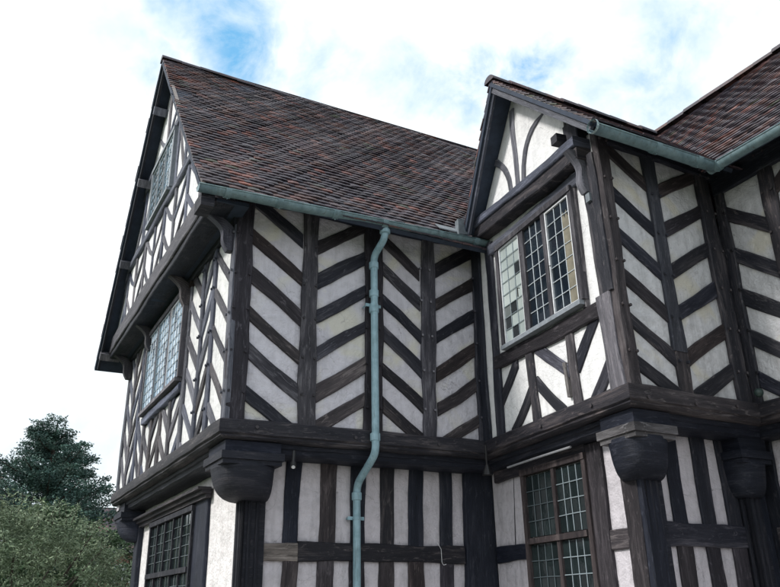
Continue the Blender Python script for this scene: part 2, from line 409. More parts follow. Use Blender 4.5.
for i, (a, b) in enumerate(((.5, 1.0), (1.0, 1.75), (1.75, 2.5), (2.5, 3.2), (3.2, 3.9), (3.9, 4.6), (4.6, 5.35), (5.35, 6.1), (6.1, 6.7))):
    s = 1 if i % 2 else -1
    for q in (0, 1):
        z = 6.52+q*.53
        p0, p1 = ((a+.03, z), (b-.03, z+.5)) if s > 0 else ((a+.03, z+.5), (b-.03, z))
        put('GT', gt, 'brace', [p0, ((p0[0]+p1[0])/2, (p0[1]+p1[1])/2-.06), p1], .08, R.choice(['oak_grey', 'oak_side']), wf=-.008, zmax=gmax)
for u in (2.1, 2.7, 4.5, 5.1): put('GT', gt, 'stud', [(u, 7.66), (u, 8.94)], .085, 'oak_grey', wf=.0, vertical=True, zmax=gmax)
for a, b in (((1.5, 7.7), (2.07, 8.2)), ((2.13, 7.7), (2.67, 8.85)), ((4.55, 8.8), (5.07, 7.7)), ((5.13, 8.3), (5.7, 7.7)), ((3.6, 9.02), (2.95, 9.5)), ((3.72, 9.02), (4.35, 9.5))):
    put('GT', gt, 'brace', [a, ((a[0]+b[0])/2+.05, (a[1]+b[1])/2), b], .08, 'oak_grey', wf=-.008, zmax=gmax)
put('GT', gt, 'stud', [(3.66, 9.0), (3.65, 10.5)], .10, 'oak_grey', wf=.0, vertical=True)

# ---- ground floor front (LL)
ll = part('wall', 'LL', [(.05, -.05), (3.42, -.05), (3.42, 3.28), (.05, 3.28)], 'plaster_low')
ll['label'] = 'lower front wall of tall pale panels between black studs'
for (u, wd, mt) in ((.59, .19, 'oak_black'), (1.045, .20, 'oak_brown'), (1.45, .19, 'oak_black'), (1.86, .205, 'oak'), (2.27, .21, 'oak_black'), (2.72, .20, 'oak_black')):
    put('LL', ll, 'stud', [(u+.02, 2.30), (u+.055, 3.28)], wd, 'oak_black' if mt == 'oak_black' else mt, wf=.0, vertical=True)
    put('LL', ll, 'stud', [(u-.02, .2), (u+.02, 2.14)], wd, 'oak_brown', wf=.0, vertical=True)
put('LL', ll, 'post', [(3.2, .0), (3.27, 3.28)], .48, 'oak_black', wf=.05, vertical=True)
put('LL', ll, 'rail', [(.70, 2.225), (3.0, 2.225)], .215, 'oak', wf=.016)
o = put('LL', ll, 'rail', [(.28, 2.23), (.71, 2.23)], .20, 'oak_pale', wf=.010); o['label'] = 'short rail end washed over with pale lime'
put('LL', ll, 'sill_beam', [(.1, .15), (3.1, .15)], .26, 'oak', wf=.03)

# ---- ground floor gable side (GL)
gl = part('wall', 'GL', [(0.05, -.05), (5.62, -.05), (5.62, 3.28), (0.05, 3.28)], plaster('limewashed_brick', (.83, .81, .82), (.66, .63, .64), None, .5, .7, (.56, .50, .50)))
gl['label'] = 'lower side wall of white painted brick around the long window'
put('GL', gl, 'post', [(1.66, 0), (1.66, 3.1)], .60, 'oak_black', wf=.02, vertical=True)
put('GL', gl, 'post', [(5.6, 0), (5.6, 3.2)], .3, 'oak_black', wf=.06, vertical=True)

# ---- projecting wing, window side (WU)
wu = part('wall', 'WU', [(0.08, 3.5), (3.0, 3.5), (3.0, 6.4), (.08, 6.4)], 'plaster_bright')
wu['label'] = 'window wall of the projecting wing with patchy white infill'
put('WU', wu, 'post', [(.11, 3.56), (.16, 4.62)], .23, 'oak_grey', wf=.05, vertical=True)['label'] = 'pale grey repaired foot of the corner post'
put('WU', wu, 'post', [(.11, 4.62), (.16, 6.3)], .24, 'oak', wf=.045, vertical=True)
put('WU', wu, 'post', [(2.56, 3.56), (2.52, 6.3)], .17, 'oak', wf=.012, vertical=True)
put('WU', wu, 'post', [(2.93, 3.56), (2.93, 6.4)], .22, 'oak_black', wf=.008, vertical=True)
put('WU', wu, 'stud', [(.87, 3.56), (.90, 4.44)], .15, 'oak_mid', wf=.004, vertical=True)
put('WU', wu, 'stud', [(1.70, 3.56), (1.74, 4.47)], .16, 'oak', wf=.004, vertical=True)
put('WU', wu, 'rail', [(.24, 4.50), (2.55, 4.56)], .19, 'oak_brown', wf=.02)
for a, b in (((2.03, 4.46), (2.5, 4.03)), ((1.80, 3.98), (2.28, 3.55)), ((1.62, 4.5), (.96, 4.0)), ((1.62, 4.03), (1.1, 3.55)), ((.35, 4.50), (.79, 4.06)), ((.24, 3.92), (.62, 3.55))):
    put('WU', wu, 'brace', [a, ((a[0]+b[0])/2+R.uniform(-.02, .02), (a[1]+b[1])/2), b], .15, R.choice(['oak_mid', 'oak', 'oak']), wf=-.006, zlo=3.55, zhi=4.5)
put('WU', wu, 'rail', [(.36, 6.15), (2.5, 6.17)], .15, 'oak_grey', wf=.03)
put('WU', wu, 'stud', [(.50, 4.6), (.50, 6.3)], .075, 'oak_mid', wf=.02, vertical=True)
panel('WU', wu, 'gable_infill', [(.40, 6.4), (2.60, 6.4), (1.43, 8.0), (.40, 6.99)], 'plaster_bright', wf=.09, th=.1)
put('WU', wu, 'tie_beam', [(.12, 6.47), (2.85, 6.59)], .12, 'oak_grey', wf=.20, wb=-.1)
put('WU', wu, 'tie_beam', [(.12, 6.33), (2.85, 6.45)], .16, 'oak', wf=.165, wb=-.1)
put('WU', wu, 'stud', [(.28, 6.3), (.28, 6.84)], .25, 'oak_black', wf=.10, wb=-.1, vertical=True)
for pts, wd in (([(1.46, 7.80), (1.49, 7.5), (1.475, 7.1), (1.48, 6.6)], .10), ([(.84, 7.29), (1.0, 7.24), (1.11, 7.175), (1.22, 7.05), (1.30, 6.87), (1.345, 6.6)], .085), ([(2.12, 7.32), (2.0, 7.29), (1.86, 7.17), (1.75, 7.02), (1.68, 6.85), (1.65, 6.6)], .085)):
    put('WU', wu, 'brace', pts, wd, 'oak_grey', wf=.112, wb=.05, vertical=True, rough=.004)

# ---- projecting wing, front (RU)
ru = part('wall', 'RU', [(0.05, 3.5), (1.93, 3.5), (1.93, 6.6), (0.05, 6.6)], 'plaster_right')
ru['label'] = 'front wall of the projecting wing with yellowed herringbone panels'
put('RU', ru, 'post', [(.075, 3.56), (.065, 6.55)], .165, 'oak_brown', wf=.045, wb=-.04, vertical=True, pegs=pegs_for(.03, .13, zz))
put('RU', ru, 'stud', [(.87, 3.56), (.865, 4.06)], .20, 'oak_mid', wf=.010, vertical=True)
put('RU', ru, 'stud', [(.86, 4.06), (.845, 6.5)], .195, 'oak_blue', wf=.014, vertical=True, pegs=pegs_for(.79, .92, zz))
put('RU', ru, 'post', [(1.79, 3.56), (1.76, 6.5)], .23, 'oak', wf=.02, vertical=True, pegs=pegs_for(1.71, 1.86, zz))
for z in (6.45, 5.87, 5.35, 4.85, 4.36, 3.90): put('RU', ru, 'brace', [(.14, z), (.77, z-.37 if z > 4 else z-.32)], .165, R.choice(['oak', 'oak_brown']), wf=-.006, zlo=3.56, zhi=6.55, vertical=False)
for z in (6.03, 5.53, 5.02, 4.52, 3.99, 3.53): put('RU', ru, 'brace', [(.95, z), (1.69, z+.44)], .165, R.choice(['oak', 'oak_brown']), wf=-.006, zlo=3.56, zhi=6.55, vertical=False)
put('RU', ru, 'wall_plate', [(.0, 6.55), (1.95, 6.55)], .2, 'oak_black', wf=.03)

# ---- right wing (TU)
tu = part('wall', 'TU', [(0.03, 3.5), (5.0, 3.5), (5.0, 6.6), (0.03, 6.6)], 'plaster_right')
tu['label'] = 'upper wall of the right wing running towards the viewer'
us = [(.04, .14), (.70, .17), (1.45, .2), (2.2, .2), (2.95, .2), (3.7, .2), (4.5, .2)]
for i, (u, wd) in enumerate(us):
    put('TU', tu, 'post', [(u-.02, 3.56), (u+.0, 6.5)], wd, 'oak', wf=.016, vertical=True, pegs=pegs_for(u-.06, u+.06, zz))
for z in (5.95, 5.40, 4.88, 4.37, 3.88): put('TU', tu, 'brace', [(.09, z), (.63, z-.42)], .165, 'oak', wf=-.006, zlo=3.56, vertical=False)
for i, (a, b) in enumerate(zip(us[1:], us[2:])):
    herring('TU', tu, a[0]+a[1]/2-.02, b[0]-b[1]/2+.02, 3.58, 6.3, 1 if i % 2 == 0 else -1, wd=.165, slope=.72, mts=('oak', 'oak_brown'))
put('TU', tu, 'wall_plate', [(.0, 6.40), (5.0, 6.40)], .34, 'oak_black', wf=.03)

# ---- ground floor of the wing (WL, RL, TL)
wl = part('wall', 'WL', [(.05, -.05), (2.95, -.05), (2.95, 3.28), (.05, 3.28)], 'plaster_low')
wl['label'] = 'lower window wall of the projecting wing'
put('WL', wl, 'post', [(.13, 0), (.13, 2.95)], .24, 'oak_brown', wf=.04, vertical=True)
put('WL', wl, 'post', [(.69, 0), (.70, 3.25)], .30, 'oak_brown', wf=.02, vertical=True)
put('WL', wl, 'rail', [(.26, 2.21), (.56, 2.21)], .20, 'oak_mid', wf=.0)
put('WL', wl, 'rail', [(2.12, 2.21), (2.9, 2.21)], .205, 'oak_black', wf=.01)
put('WL', wl, 'rail', [(.8, 3.20), (2.8, 3.20)], .15, 'oak', wf=.03)
put('WL', wl, 'stud', [(2.475, 2.31), (2.40, 3.2)], .012, 'oak', wf=-.024, vertical=True, rough=.002)['label'] = 'thin crack line in the plaster'
rl = part('wall', 'RL', [(.05, -.05), (1.95, -.05), (1.95, 3.28), (.05, 3.28)], 'plaster_low')
rl['label'] = 'lower front wall of the projecting wing with black studs'
put('RL', rl, 'post', [(.11, 0), (.11, 2.9)], .25, 'oak_black', wf=.04, vertical=True)
for u in (.545, .975, 1.385):
    put('RL', rl, 'stud', [(u, 2.3), (u+.01, 3.28)], .21, 'oak_black', wf=.0, vertical=True)
    put('RL', rl, 'stud', [(u-.01, .2), (u, 2.14)], .21, 'oak_brown', wf=.0, vertical=True)
put('RL', rl, 'post', [(1.82, 0), (1.82, 3.28)], .24, 'oak_black', wf=.03, vertical=True)
put('RL', rl, 'rail', [(.25, 2.23), (1.72, 2.23)], .235, 'oak', wf=.014)
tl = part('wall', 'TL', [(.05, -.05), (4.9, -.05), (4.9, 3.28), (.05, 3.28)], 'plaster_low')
tl['label'] = 'lower wall of the right wing under its jetty'
put('TL', tl, 'rail', [(.1, 2.23), (4.9, 2.23)], .22, 'oak_mid', wf=.014)
for k in range(10): put('TL', tl, 'stud', [(.12+k*.46, .1), (.12+k*.46, 3.28)], .22, 'oak_black', wf=.0, vertical=True)

# ---- plain rear and end walls closing the house
def plain(a, b, z0, z1, mt='plaster_low'):
    mb = MB(); a = Vector((*a, z0)); d = Vector((*b, z0))-a; n = Vector((d.y, -d.x, 0)).normalized()*.2
    mb.box(a, d, n, (0, 0, z1-z0)); return hpart(mb, 'wall', mt, label='plain rear wall of the house')
plain((2.9, 14.80), (12.3, 14.80), 0, 3.3); plain((2.45, 14.98), (12.4, 14.98), 3.3, 6.6); plain((12.2, 14.8), (12.2, .45), 0, 6.4); plain((7.7, .45), (12.2, .45), 0, 6.4)
mb = MB()                                            # hidden end gables
mb.quad([(7.6, .5, 6.3), (12.3, .5, 6.3), (9.9, .5, 9.0)]); hpart(mb, 'wall', 'plaster_low', label='end gable of the right wing')

# ------------------------------------------------------------------ moulded jetty beams (swept with mitres)
PROFS = [('jetty_beam', [(-.02, 3.635), (.055, 3.598), (.062, 3.50), (.058, 3.455), (.030, 3.440), (.034, 3.418), (.008, 3.400), (-.03, 3.392), (-.25, 3.392), (-.25, 3.635)]),
         ('joist_boarding', [(-.085, 3.389), (-.09, 3.345), (-.12, 3.335), (-.125, 3.285), (-.17, 3.262), (-.56, 3.262), (-.56, 3.389)])]
path = [(2.40, 15.05), (2.42, 8.42), (5.955, 8.37), (5.59, 5.38), (7.56, 5.44), (7.50, .5)]
outs = [WALLS['GU'].n, WALLS['LU'].n, WALLS['WU'].n, WALLS['RU'].n, WALLS['TU'].n]
def corner(i, w):
    p = Vector((*path[i], 0))
    if i == 0: return p+outs[0]*w
    if i == len(path)-1: return p+outs[-1]*w
    a, b = outs[i-1], outs[i]; m = a+b
    return p + m*(w/(m.dot(a)))
for pname, prof in PROFS:
  for i in range(5):
      mb = MB(); N = max(6, int((Vector(path[i+1])-Vector(path[i])).length/.3)); rings = []
      ph = R.uniform(0, 6)
      for k in range(N+1):
          t = k/N; base = len(mb.v)
          for j, (w, z) in enumerate(prof):
              p = corner(i, w).lerp(corner(i+1, w), t)
              wob = 0 if k in (0, N) else .005*math.sin(k*1.7+ph+j)+R.uniform(-.003, .003)
              mb.v.append((p.x, p.y, z+wob+(.012*math.sin(t*math.pi*2+ph) if 0 < k < N else 0)*0))
          rings.append(base)
      pl = [0]
      for a, b in zip(prof, prof[1:]): pl.append(pl[-1]+math.hypot(b[0]-a[0], b[1]-a[1]))
      L = (corner(i+1, 0)-corner(i, 0)).length
      for k in range(N):
          for j in range(len(prof)):
              j2 = (j+1) % len(prof); b0, b1 = rings[k], rings[k+1]
              v0, v1 = pl[j], (pl[j2] if j2 else pl[-1]+.4)
              mb.face((b0+j, b0+j2, b1+j2, b1+j), [(k*L/N, v0), (k*L/N, v1), ((k+1)*L/N, v1), ((k+1)*L/N, v0)])
      mb.face(tuple(rings[0]+j for j in range(len(prof)))); mb.face(tuple(rings[-1]+j for j in reversed(range(len(prof)))))
      if i in (1, 2, 3) and pname == 'jetty_beam':                                # iron bolt heads on the fascia
          for t in (.12, .47, .8):
              p = corner(i, .05).lerp(corner(i+1, .05), t)+Vector((0, 0, 3.51+R.uniform(-.03, .03))); mb.tube([p, p+outs[i]*.03], .02, 8)
      o = hpart(mb, pname, 'oak_black' if pname != 'jetty_beam' else ('oak' if i != 3 else 'oak_mid'))  # darker boarding material puts the jetty's underside shade into the colour


# gable jetty soffit between GU and GT
mb = MB(); mb.box((2.08, 8.1, 6.16), (.4, 0, 0), (0, 7.0, 0), (0, 0, .05)); hpart(mb, 'soffit', 'soffit')

# ------------------------------------------------------------------ capitals (square block, band, rounded bowl) on their posts
def capital(c, d1, d2, s0, z_top, zb, s1, nk=.5, band='oak_black', post=True, bh=.38):
    """c: outer corner at the top; d1,d2 unit directions going inwards; s0 top size, s1 neck size"""
    c = Vector((*c, 0)); d1 = Vector((*d1, 0)); d2 = Vector((*d2, 0))
    root_mb = MB()
    def sq(mb, ins, size, z0, z1):
        mb.box(c+d1*ins+d2*ins+Vector((0, 0, z0)), d1*(size), d2*(size), (0, 0, z1-z0))
    sq(root_mb, .05, s0-.06, zb+.10, z_top)                 # upper block
    o = hpart(root_mb, 'capital', 'oak_black')
    b2 = MB(); sq(b2, 0, s0+.02, zb+.02, zb+.105); sq(b2, .022, s0-.024, zb-.03, zb+.018); bo = b2.build('abacus', M[band], o); 
    # bowl
    b3 = MB(); N = 14; K = 48; rings = []
    cen = c+d1*(s0/2)+d2*(s0/2); neck = c+d1*nk+d2*nk
    H = zb-.005-(zb-.40)
    for i in range(N+1):
        t = i/N; ang = t*math.pi/2
        cs = math.cos(ang) if i < N else 0; half = s1/2+(s0/2-.015-s1/2)*cs**.7
        z = zb-.003-bh*math.sin(ang)
        if i == 1: half += .006
        cc = cen.lerp(neck, 1-cs**.7); base = len(b3.v)
        for k in range(K):
            a = 2*math.pi*k/K; ca, sa = math.cos(a), math.sin(a); e = 2/2.7
            x = abs(ca)**e*(1 if ca >= 0 else -1); y = abs(sa)**e*(1 if sa >= 0 else -1)
            p = cc+d1*x*half+d2*y*half
            b3.v.append((p.x, p.y, z+R.uniform(-.002, .002)))
        rings.append(base)
    for a, b in zip(rings, rings[1:]):
        for k in range(K):
            k2 = (k+1) % K
            b3.face((a+k, b+k, b+k2, a+k2), [(k*.05, a*.001), (k*.05, b*.001), (k*.05+.05, b*.001), (k*.05+.05, a*.001)])
    b3.face(tuple(rings[-1]+k for k in range(K)))
    b3.build('bowl', M['oak_black'], o, False)
    if post:                                              # shaft with worked corner rolls
        b4 = MB(); h = s1/2-.02
        for sx, sy in ((0, 0),): b4.box(neck-d1*h-d2*h, d1*2*h, d2*2*h, (0, 0, zb-.38))
        for sx in (-1, -.4, .3):
            p = neck+d1*h*sx-d2*(h); b4.tube([p, p+Vector((0, 0, zb-.37))], .024, 8)
            p = neck+d2*h*sx-d1*(h); b4.tube([p, p+Vector((0, 0, zb-.37))], .024, 8)
        b4.build('shaft', M['oak_black'], o)
    return o
d_x = (1, 0); d_y = (0, 1)
capital((2.42, 8.40), d_x, d_y, .72, 3.385, 3.155, .31, .54)
o = capital((5.60, 5.385), (1, .02), (.1, 1), .58, 3.385, 3.135, .30, .50)
for ch in [c for c in bpy.data.objects if c.parent == o and c.name.startswith('abacus')]:
    ch.data.materials[0] = M['oak_pale']; ch['label'] = 'pale sun-worn moulded band'
capital((2.42, 15.02), d_x, (0, -1), .70, 3.385, 3.12, .31, .54)
capital((7.30, 5.55), d_x, d_y, .50, 3.28, 3.02, .26, .3)
# ------------------------------------------------------------------ scrolled brackets
def bracket(w, u, z0, z1, reach, th=.11, mt='oak_mid'):
    W = WALLS[w]; mb = MB(); N = 14; pts = []
    for i in range(N+1):
        t = i/N
        x = .03+reach*(t**2.0)*.92+.035*math.sin(t*math.pi*2.2); z = z0+(z1-z0)*t
        pts.append((x, z))
    poly_f = [(x+.045+.03*(i/N), z) for i, (x, z) in enumerate(pts)]; poly_b = [(max(.0, x-.10), z) for x, z in pts]
    b = 0
    for i in range(N):
        q = [poly_b[i], poly_f[i], poly_f[i+1], poly_b[i+1]]
        for s in (-th/2, th/2): mb.quad([W.P(u+s, z, x) for x, z in (q if s > 0 else q[::-1])], [(z, x) for x, z in q])
        mb.quad([W.P(u-th/2, q[1][1], q[1][0]), W.P(u+th/2, q[1][1], q[1][0]), W.P(u+th/2, q[2][1], q[2][0]), W.P(u-th/2, q[2][1], q[2][0])], [(q[1][1], 0), (q[1][1], th), (q[2][1], th), (q[2][1], 0)])
        mb.quad([W.P(u-th/2, q[0][1], q[0][0]), W.P(u+th/2, q[0][1], q[0][0]), W.P(u+th/2, q[3][1], q[3][0]), W.P(u-th/2, q[3][1], q[3][0])], [(q[1][1], 0), (q[1][1], th), (q[2][1], th), (q[2][1], 0)])
    q = [poly_b[0], poly_f[0]]
    mb.quad([W.P(u-th/2, z0, q[0][0]), W.P(u+th/2, z0, q[0][0]), W.P(u+th/2, z0, q[1][0]), W.P(u-th/2, z0, q[1][0])])
    return hpart(mb, 'bracket', mt)
for u in (.10, 2.16, 4.5, 6.42): bracket('GU', u, 5.72, 6.17, .26)
bracket('WU', .20, 5.85, 6.36, .15, .11, 'oak_grey')

# ------------------------------------------------------------------ windows
def window(w, name, u0, u1, z0, z1, lights, frame='oak_mid', wf=.05, label=None, transom=None, sillmat=None, jamb=.07):
    """lights: dicts u0,u1,z0,z1,nx,nz,glass,came,border"""
    W = WALLS[w]
    def bar(mb, a0, a1, b0, b1, w0, w1):
        mb.box(W.P(a0, b0, w0), W.d*(a1-a0), Vector((0, 0, b1-b0)), W.n*(w1-w0))
    mb = MB()
    bar(mb, u0-jamb, u1+jamb, z1+.0, z1+jamb, -.02, wf+.012); 
    bar(mb, u0-jamb, u0, z0, z1, -.02, wf); bar(mb, u1, u1+jamb, z0, z1, -.02, wf)
    ls = sorted(lights, key=lambda l: l['u0'])
    seen = []
    for l in ls:
        if (l['u0'], l['u1']) not in seen: seen.append((l['u0'], l['u1']))
    for a, b in zip(seen, seen[1:]): bar(mb, a[1]+.004, b[0]-.004, z0, z1, -.02, wf-.004)
    if transom: bar(mb, u0+.001, u1-.001, transom[0], transom[1], -.02, wf+.02)
    fr = at_house(mb.build(name, M[frame], house))
    if label: fr['label'] = label
    sb = MB(); bar(sb, u0-jamb*.6, u1+jamb*.6, z0-.055, z0-.002, -.02, wf+.03)
    sb.build('sill', M[sillmat or frame], fr)
    for l in lights:
        a0, a1, b0, b1 = l['u0'], l['u1'], l['z0'], l['z1']; bd = l.get('bw', .022)
        if l.get('border'):
            cb = MB(); g = l.get('gw', wf-.012)
            bar(cb, a0, a1, b0, b0+bd, -.01, g); bar(cb, a0, a1, b1-bd, b1, -.01, g); bar(cb, a0, a0+bd, b0+bd, b1-bd, -.01, g); bar(cb, a1-bd, a1, b0+bd, b1-bd, -.01, g)
            cb.build('casement', M[l['border']], fr)
        else: bd = 0
        gz = wf-.035; nx, nz = l['nx'], l['nz']
        ga0, ga1, gb0, gb1 = a0+bd, a1-bd, b0+bd, b1-bd
        gm = MB(); j = R.randint(0, 50)*10
        gm.quad([W.P(ga0, gb0, gz), W.P(ga1, gb0, gz), W.P(ga1, gb1, gz), W.P(ga0, gb1, gz)], [(j+.001, .001), (j+nx-.001, .001), (j+nx-.001, nz-.001), (j+.001, nz-.001)])
        gm.build('pane', M[l['glass']], fr)
        if l.get('curtain'):
            c0, c1 = l['curtain']; cm = MB(); K = 14
            for k in range(K):
                ua, ub = c0+(c1-c0)*k/K, c0+(c1-c0)*(k+1)/K; wa, wb_ = gz+.004+.004*math.sin(k*1.9), gz+.004+.004*math.sin((k+1)*1.9)
                cm.quad([W.P(ua, gb0, wa), W.P(ub, gb0, wb_), W.P(ub, gb1-.18-.05*math.sin(k), wb_), W.P(ua, gb1-.18-.05*math.sin(k-1), wa)])
            cm.build('curtain', M['curtain'], fr)
        lm = MB(); cw = l.get('cw', .006)
        for k in range(1, nx):
            u = ga0+(ga1-ga0)*k/nx+R.uniform(-.006, .006)
            u2 = u+R.uniform(-.006, .006)
            lm.tube([W.P(u, gb0, gz+.006), W.P((u+u2)/2+R.uniform(-.004, .004), (gb0+gb1)/2, gz+.008), W.P(u2, gb1, gz+.006)], cw, 5, False)
        for k in range(1, nz):
            z = gb0+(gb1-gb0)*k/nz+R.uniform(-.008, .008)
            lm.tube([W.P(ga0, z, gz+.009), W.P((ga0+ga1)/2, z+R.uniform(-.006, .006), gz+.011), W.P(ga1, z+R.uniform(-.006, .006), gz+.009)], cw, 5, False)
        lm.build('lead_lattice', M[l.get('came', 'came')], fr)
        if l.get('latch'):
            hm = MB(); p = W.P(*l['latch'], wf); hm.tube([p, p+W.n*.03, p+W.n*.03+Vector((0, 0, -.12))], .008, 6); hm.build('latch', M['iron'], fr)
    return fr
L_ = lambda u0, u1, z0, z1, nx, nz, g, c='came', **k: dict(u0=u0, u1=u1, z0=z0, z1=z1, nx=nx, nz=nz, glass=g, came=c, **k)
window('WU', 'window', .54, 2.19, 4.69, 6.04, [
    L_(1.67, 2.18, 4.70, 6.04, 3, 8, 'glass_pale', 'came', border='white', cw=.005, bw=.018, latch=(1.72, 5.3)),
    L_(1.13, 1.55, 4.70, 6.03, 3, 7, 'glass_dark', 'came_white', cw=.0055),
    L_(.55, 1.05, 4.70, 6.03, 3, 7, 'glass_dark', 'came_white', border='white', cw=.0055, bw=.02, curtain=(.58, .72), latch=(1.0, 5.3))],
    'oak_mid', .06, 'three light window with one pale casement and two dark ones', sillmat='sash')
window('WL', 'window', .86, 2.06, 1.15, 3.10, [
    L_(1.47, 2.05, 2.36, 3.08, 4, 4, 'glass_low', 'came_dark', cw=.006), L_(.87, 1.40, 2.36, 3.08, 4, 4, 'glass_low', 'came', cw=.006),
    L_(1.47, 2.05, 1.16, 2.27, 4, 6, 'glass_low', 'came_dark', cw=.006), L_(.87, 1.40, 1.16, 2.27, 4, 6, 'glass_low', 'came', cw=.006)],
    'oak_brown', .05, 'transomed lower window with worn brown oak frame', transom=(2.28, 2.345))
gls = []
for k in range(3):
    a = 2.18+k*.8
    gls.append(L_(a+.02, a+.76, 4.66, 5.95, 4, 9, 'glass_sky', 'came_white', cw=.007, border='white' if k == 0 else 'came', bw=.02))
window('GU', 'window', 2.18, 4.56, 4.65, 5.96, gls, 'oak_side', .08, 'wide leaded side window with pale sky painted into its panes', sillmat='oak_grey')
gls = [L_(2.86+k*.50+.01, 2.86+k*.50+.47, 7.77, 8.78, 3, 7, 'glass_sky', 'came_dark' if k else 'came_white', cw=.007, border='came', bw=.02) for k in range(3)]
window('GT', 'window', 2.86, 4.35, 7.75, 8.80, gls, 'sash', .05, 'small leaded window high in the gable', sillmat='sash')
gls = []
for k in range(5):
    a = 2.0+k*.505
    gls.append(L_(a+.015, a+.475, 2.17, 2.86, 2, 5, 'glass_low', 'came_dark', cw=.0065)); gls.append(L_(a+.015, a+.475, 1.02, 2.08, 2, 7, 'glass_low', 'came_dark', cw=.0065))
fr = window('GL', 'window', 2.0, 4.5, 1.0, 2.88, gls, 'oak', .06, 'long dark leaded window under a moulded hood', transom=(2.09, 2.16))
W = WALLS['GL']; mb = MB()                                   # sloping hood mould
for (w0, z0, w1, z1) in ((0, 2.97, .07, 3.02), (0, 3.022, .12, 3.07), (0, 3.072, .18, 3.11)):
    mb.box(W.P(1.28, z0, w0), W.d*4.14, W.n*(w1-w0), (0, 0, z1-z0-.002))
mb.build('hood_mould', M['oak'], fr)

# ------------------------------------------------------------------ tiled roofs
def hz(x, y, s):   # cheap smooth value noise
    return (math.sin(x*s*1.3+1.7)*math.cos(y*s*1.1+.6)+.5*math.sin(x*s*2.7+y*s*1.9+2.2)+.35*math.sin(x*s*5.1-y*s*4.3))/1.85
SPOTS = [(R.uniform(0, 9), R.uniform(0, 6), R.uniform(.12, .45)) for _ in range(34)]
def tile_tint(a, s, seed):
    q = R.random()
    warm = 0
    for (x, y, r) in SPOTS:
        d = math.hypot((a-x+seed), (s-y)*1.6)
        if d < r: warm = max(warm, (1-d/r)*1.5)
    warm = (warm*R.uniform(.0, .9) if R.random() < .7 else 0)+(.9 if q > .915 else 0)*R.uniform(.2, 1)+max(0, hz(a+seed, s, 1.1))*.10
    base = [(.084, .064, .080), (.098, .068, .074), (.060, .050, .068), (.135, .074, .066), (.076, .064, .080), (.048, .040, .054)][R.randrange(6)]
    hot = (.40, .13, .08) if q < .7 else (.28, .10, .075)
    warm = min(1, warm)
    v = R.uniform(.75, 1.2)
    return tuple((b*(1-warm)+h*warm)*v for b, h in zip(base, hot))
def tiled(O, A, S, n_a, n_s, gauge, wd, clip=None, sag=.03, seed=0, edge=None):
    """A: unit along eave, S: unit up slope; returns mesh of separately laid plain tiles"""
    O, A, S = Vector(O), Vector(A), Vector(S); N = A.cross(S).normalized()
    if N.z < 0: N = -N
    mb = MB()
    for j in range(n_s):
        s0 = j*gauge; off = (j % 2)*wd/2
        course = R.uniform(-.006, .006)
        for i in range(-1, n_a+1):
            a0 = i*wd+off; a1 = a0+wd-.004
            lim0, lim1 = (0, n_a*wd) if edge is None else edge(s0)
            if a1 < lim0+.03 or a0 > lim1-.03: continue
            a0 = max(a0, lim0+R.uniform(-.012, .008)); a1 = min(a1, lim1)
            if clip and clip((a0+a1)/2, s0): continue
            ts = R.uniform(-.008, .008)+course+.012*hz(a0, s0, .8); th = R.uniform(-.003, .006); tl = R.uniform(-.004, .004)
            if R.random() < .010: ts -= R.uniform(.02, .05); tl = R.uniform(-.02, .02)
            sg = sag*hz(a0+seed, s0, .55)+.4*sag*hz(a0*1.0, s0+seed, 1.9)
            lift = .026+th
            def P(a, s, h): return O+A*a+S*s+N*(h+sg)
            sb, st = s0-.01+ts, s0+gauge*1.22
            cam = .004
            am = (a0+a1)/2
            tint = tile_tint(a0, s0, seed)
            if R.random() < .03: tint = R.choice([(.13, .13, .12), (.07, .08, .045), (.03, .028, .036)])
            up = [P(a0, sb+tl, lift), P(am, sb, lift+cam), P(a1, sb-tl, lift), P(a1, st, .006), P(am, st, .006+cam), P(a0, st, .006)]
            b = len(mb.v); mb.v += [tuple(p) for p in up]
            lo = [P(a0, sb+tl, lift-.017), P(am, sb, lift+cam-.017), P(a1, sb-tl, lift-.017)]
            mb.v += [tuple(p) for p in lo]+[tuple(P(a1, st, -.011)), tuple(P(a0, st, -.011))]
            mb.face((b, b+1, b+4, b+5), None, tint); mb.face((b+1, b+2, b+3, b+4), None, tint)
            ft = (tint[0]*1.25, tint[1]*1.22, tint[2]*1.22)  # front edges tinted lighter as a painted glint
            mb.face((b+6, b+7, b+1, b), None, ft); mb.face((b+7, b+8, b+2, b+1), None, ft)
            mb.face((b+8, b+9, b+3, b+2), None, tint); mb.face((b+10, b+6, b, b+5), None, tint)
            if j == 0 or a0 < lim0+.2: mb.face((b+6, b+10, b+9, b+8), None, tint)
    return mb
def slab(parent, O, A, S, th=.07, drop=.02, mt='soffit', edge=None):
    """A, S full vectors"""
    O, A, S = Vector(O), Vector(A), Vector(S); N = A.cross(S).normalized()
    if N.z < 0: N = -N
    mb = MB(); mb.box(O-N*(drop+th), A, S, N*th); return mb.build('boarding', M[mt], parent)
